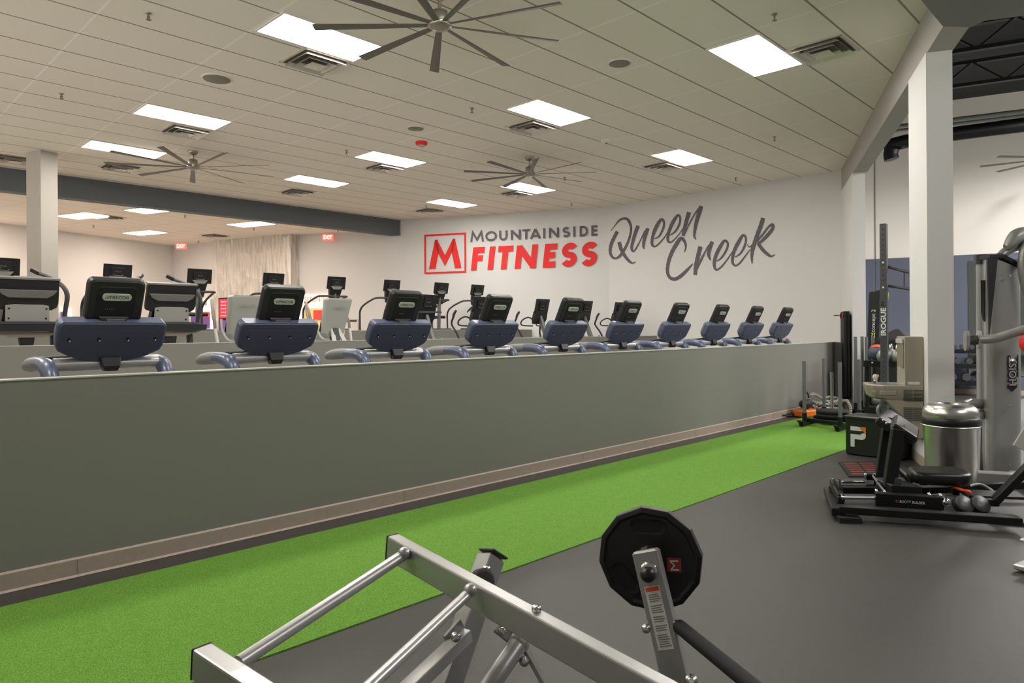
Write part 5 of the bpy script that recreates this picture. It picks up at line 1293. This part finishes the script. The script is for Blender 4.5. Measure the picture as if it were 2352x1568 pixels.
# ------------------------------------------------------------------ foreground machine
fgm = thing('plate_loaded_machine', 'silver tubular plate loaded machine frame in the near foreground', 'exercise machine', (0, 0, 0))
def fbar(name, a, b_, w, h, m_='silver_lt', up=(0, 0, 1), bev=.006): return MB().bar(a, b_, w, h, up, bev).build(name, M[m_], fgm)
def fbolt(x, y, d, r=.010, nm='bolt'):
    p = at(x, y, d); o = MB(); v = (Vector((0, 0, CAMH)) - p).normalized()
    o.lathe([(r * 1.5, -.01), (r * 1.5, .003), (r, .004), (r, .012), (r * .6, .015)], p, 12, v.to_track_quat('Z', 'Y').to_matrix()).build(nm, M['steel'], fgm)
A0 = at(900, 1254, 2.40); A1 = at(1300, 1477, 1.85); Ad = (A1 - A0)
fbar('upper_beam', A0, A0 + Ad * 1.9, .048, .082)
fbar('upper_beam_cap', A0 - Ad.normalized() * .004, A0 + Ad.normalized() * .004, .050, .084, 'dgrey')
B0 = at(462, 1517, 1.75); Bd = (at(800, 1745, 1.42) - B0)
fbar('lower_beam', B0, B0 + Bd * 1.6, .052, .078)
fbar('lower_beam_cap', B0 - Bd.normalized() * .004, B0 + Bd.normalized() * .004, .054, .080, 'dgrey')
Rp = (at(930, 1272, 2.30), at(548, 1522, 1.72))
MB().cyl(Rp[0], Rp[1], .0185, 20).build('round_rung', M['silver_lt'], fgm)
Rq = (at(1082, 1357, 2.06), at(780, 1640, 1.48))
MB().cyl(Rq[0], Rq[1], .0155, 20).build('round_rung', M['silver_lt'], fgm)
for x, y, d in ((928, 1270, 2.28), (1080, 1355, 2.04)): MB().ball(at(x, y, d), .020, 12).build('rung_end', M['silver_lt'], fgm)
fbolt(499, 1548, 1.70, .013); fbolt(1232, 1398, 1.93, .009)
# rear post and braces below
fbar('rear_post', at(1128, 1278, 2.42), at(960, 1760, 2.05), .072, .075, 'silver_dk', (1, 0, 0))
fbar('rear_post_cap', at(1134, 1268, 2.425), at(1132, 1274, 2.42), .076, .078, 'dgrey', (1, 0, 0), .003)
MB().lathe([(.028, -.02), (.040, -.015), (.040, .015), (.028, .02)], at(1108, 1334, 2.28), 18, rotm('X', 70)).build('roller', M['blk_soft'], fgm)
fbolt(1117, 1306, 2.33, .009)
fbar('flat_brace', at(1072, 1455, 2.12), at(900, 1620, 1.85), .045, .04, 'silver_lt', (0, 0, 1), .004)
fbar('brace_lug', at(1066, 1440, 2.13), at(1030, 1482, 2.08), .07, .012, 'silver_dk', (1, 1, .4), .002)
fbolt(1047, 1462, 2.03, .010)
fbar('side_leg', at(1100, 1400, 2.3), at(1022, 1640, 2.2), .02, .05, 'silver_dk', (1, 0, 0))
MB().cyl(at(1193, 1475, 2.05), at(1065, 1660, 1.85), .028, 20).build('round_brace', M['silver_lt'], fgm)
MB().ball(at(1193, 1475, 2.05), .032, 14).build('brace_end', M['silver_lt'], fgm)
fbar('plate_brace', at(1170, 1425, 2.12), at(1290, 1640, 1.98), .012, .05, 'silver_dk', (1, 1, 0), .002)
fbar('plate_lug', at(1148, 1432, 2.14), at(1210, 1480, 2.10), .07, .01, 'silver_dk', (0, -1, .6), .002)
fbolt(1155, 1448, 2.05); fbolt(1204, 1518, 2.02)
# lever arm with plate peg
nh = R(203); nrm = Vector((math.cos(nh), math.sin(nh), 0)); sdv = Vector((-nrm[1], nrm[0], 0))
Tt = at(1483, 1262, 2.12); Tb_ = at(1585, 1700, 1.98)
MB().bar(Tt, Tb_, .078, .05, nrm, .006).build('lever_arm', M['silver_dk'], fgm)
ld_ = (Tb_ - Tt).normalized(); lside = ld_.cross(nrm).normalized(); ln = lside.cross(ld_).normalized()
if ln.dot(nrm) < 0: ln = -ln
Tlab = basis(-(ld_.cross(ln)) if (ld_.cross(ln)).dot(_r) < 0 else ld_.cross(ln), -ld_)
if (Tlab @ Vector((0, 0, 1))).dot(ln) < 0: Tlab = basis(-(Tlab @ Vector((1, 0, 0))), -ld_)
lo = Tt + ld_ * .10 + ln * .0255
rgt = (Tlab @ Vector((1, 0, 0)))
def lab(name, u0, u1, v0, v1, m_, e): return MB().prism([(u0, -v1), (u1, -v1), (u1, -v0), (u0, -v0)], e - .0008, e, Tlab, lo).build(name, m_, fgm)
MB().prism([(-.024, -.178), (.022, -.178), (.022, -.002), (-.024, -.002)], 0, .0008, Tlab, lo).build('warning_label', M['white_fr'], fgm)
lab('label_header', -.021, .019, .004, .016, M['orange_red'], .0016)
rr = MB()
for k in range(24):
    if k in (4, 9, 13, 17): continue
    v = .024 + k * .0062; rr.prism([(-.017, -v - .0026), (.014 + .003 * ((k * 7) % 3 - 1), -v - .0026), (.014 + .003 * ((k * 7) % 3 - 1), -v), (-.017, -v)], .0008, .0014, Tlab, lo)
rr.build('label_text', M['mgrey'], fgm)
kp = at(1484, 1308, 2.07) ; kp = Tt + ld_ * .062 + ln * .026
MB().lathe([(.027, 0), (.027, .003), (.020, .006)], kp + Vector((0, 0, .003)), 24, ln.to_track_quat('Z', 'Y').to_matrix()).build('knob_washer', M['chrome'], fgm)
MB().ball(kp + ln * .012 - Vector((0, 0, .006)), .023, 16).build('knob', M['vinyl'], fgm)
# handle with foam
h0 = at(1560, 1438, 2.03); h1 = at(1790, 1625, 1.62)
MB().cyl(h0, h1, .0205, 20).build('foam_handle', M['blk_soft'], fgm)
MB().tube([at(1538, 1430, 2.05), at(1552, 1434, 2.04), at(1566, 1442, 2.02)], .013, 10).build('handle_joint', M['chrome'], fgm)
fbolt(1484, 1443, 2.02, .009); fbolt(1588, 1563, 1.95, .012)

# weight plate on the peg
wc = Tt + ld_ * .045 - ln * .075 + Vector((0, 0, .0)); wc = at(1493, 1281, 2.24)
pl_n = nrm; Tw = basis(Vector((0, 0, 1)).cross(pl_n), (0, 0, 1))
wp = thing('weight_plate', 'black twelve sided grip weight plate with red M badge on the silver lever arm', 'weight plate', wc)
Rw = .166
tw = lambda r, a: (r * math.cos(R(a)), r * math.sin(R(a)))
poly12 = lambda r: [tw(r, 9 + 30 * k) for k in range(12)]
w = MB(); rings = []
for r_, z_ in ((.93, -.022), (1.0, -.018), (1.0, .014), (.90, .020), (.86, .012), (.25, .012), (.22, .02), (.12, .02)):
    rings.append([Tw @ Vector((x, y, z_)) for x, y in poly12(Rw * r_)])
w.loft(rings, True, False); w.build('disc', M['blk'], wp, .003)
for ca in (92, 222):
    cx_, cy_ = tw(Rw * .62, ca); a_ = R(ca - 90)
    pts = [(cx_ + x * math.cos(a_) - y * math.sin(a_), cy_ + x * math.sin(a_) + y * math.cos(a_)) for x, y in rrect(.115, .045, .022, 5)]
    pin = [(cx_ + (x * math.cos(a_) - y * math.sin(a_)) * .8, cy_ + (x * math.sin(a_) + y * math.cos(a_)) * .8) for x, y in rrect(.115, .045, .022, 5)]
    MB().loft([[Tw @ Vector((x, y, .012)) for x, y in pts], [Tw @ Vector((x, y, .016)) for x, y in pts], [Tw @ Vector((x, y, .0135)) for x, y in pin]], True, False).build('grip_slot', M['blk_soft'], wp)
bx_, by_ = .079, -.010
MB().prism([(bx_ - .022, by_ - .022), (bx_ + .022, by_ - .020), (bx_ + .020, by_ + .023), (bx_ - .023, by_ + .021)], .012, .0140, Tw).build('badge', M['rust'], wp)
text('badge_lettering', 'M', .026, M['ink_lt'], wp, Tw @ rotm('Z', 96), Tw @ Vector((bx_, by_, .0145)), .0012, .032, 0)
MB().cyl(wc + nrm * .0 - wc, nrm * .06, .024, 16).build('hub_collar', M['dgrey'], wp)
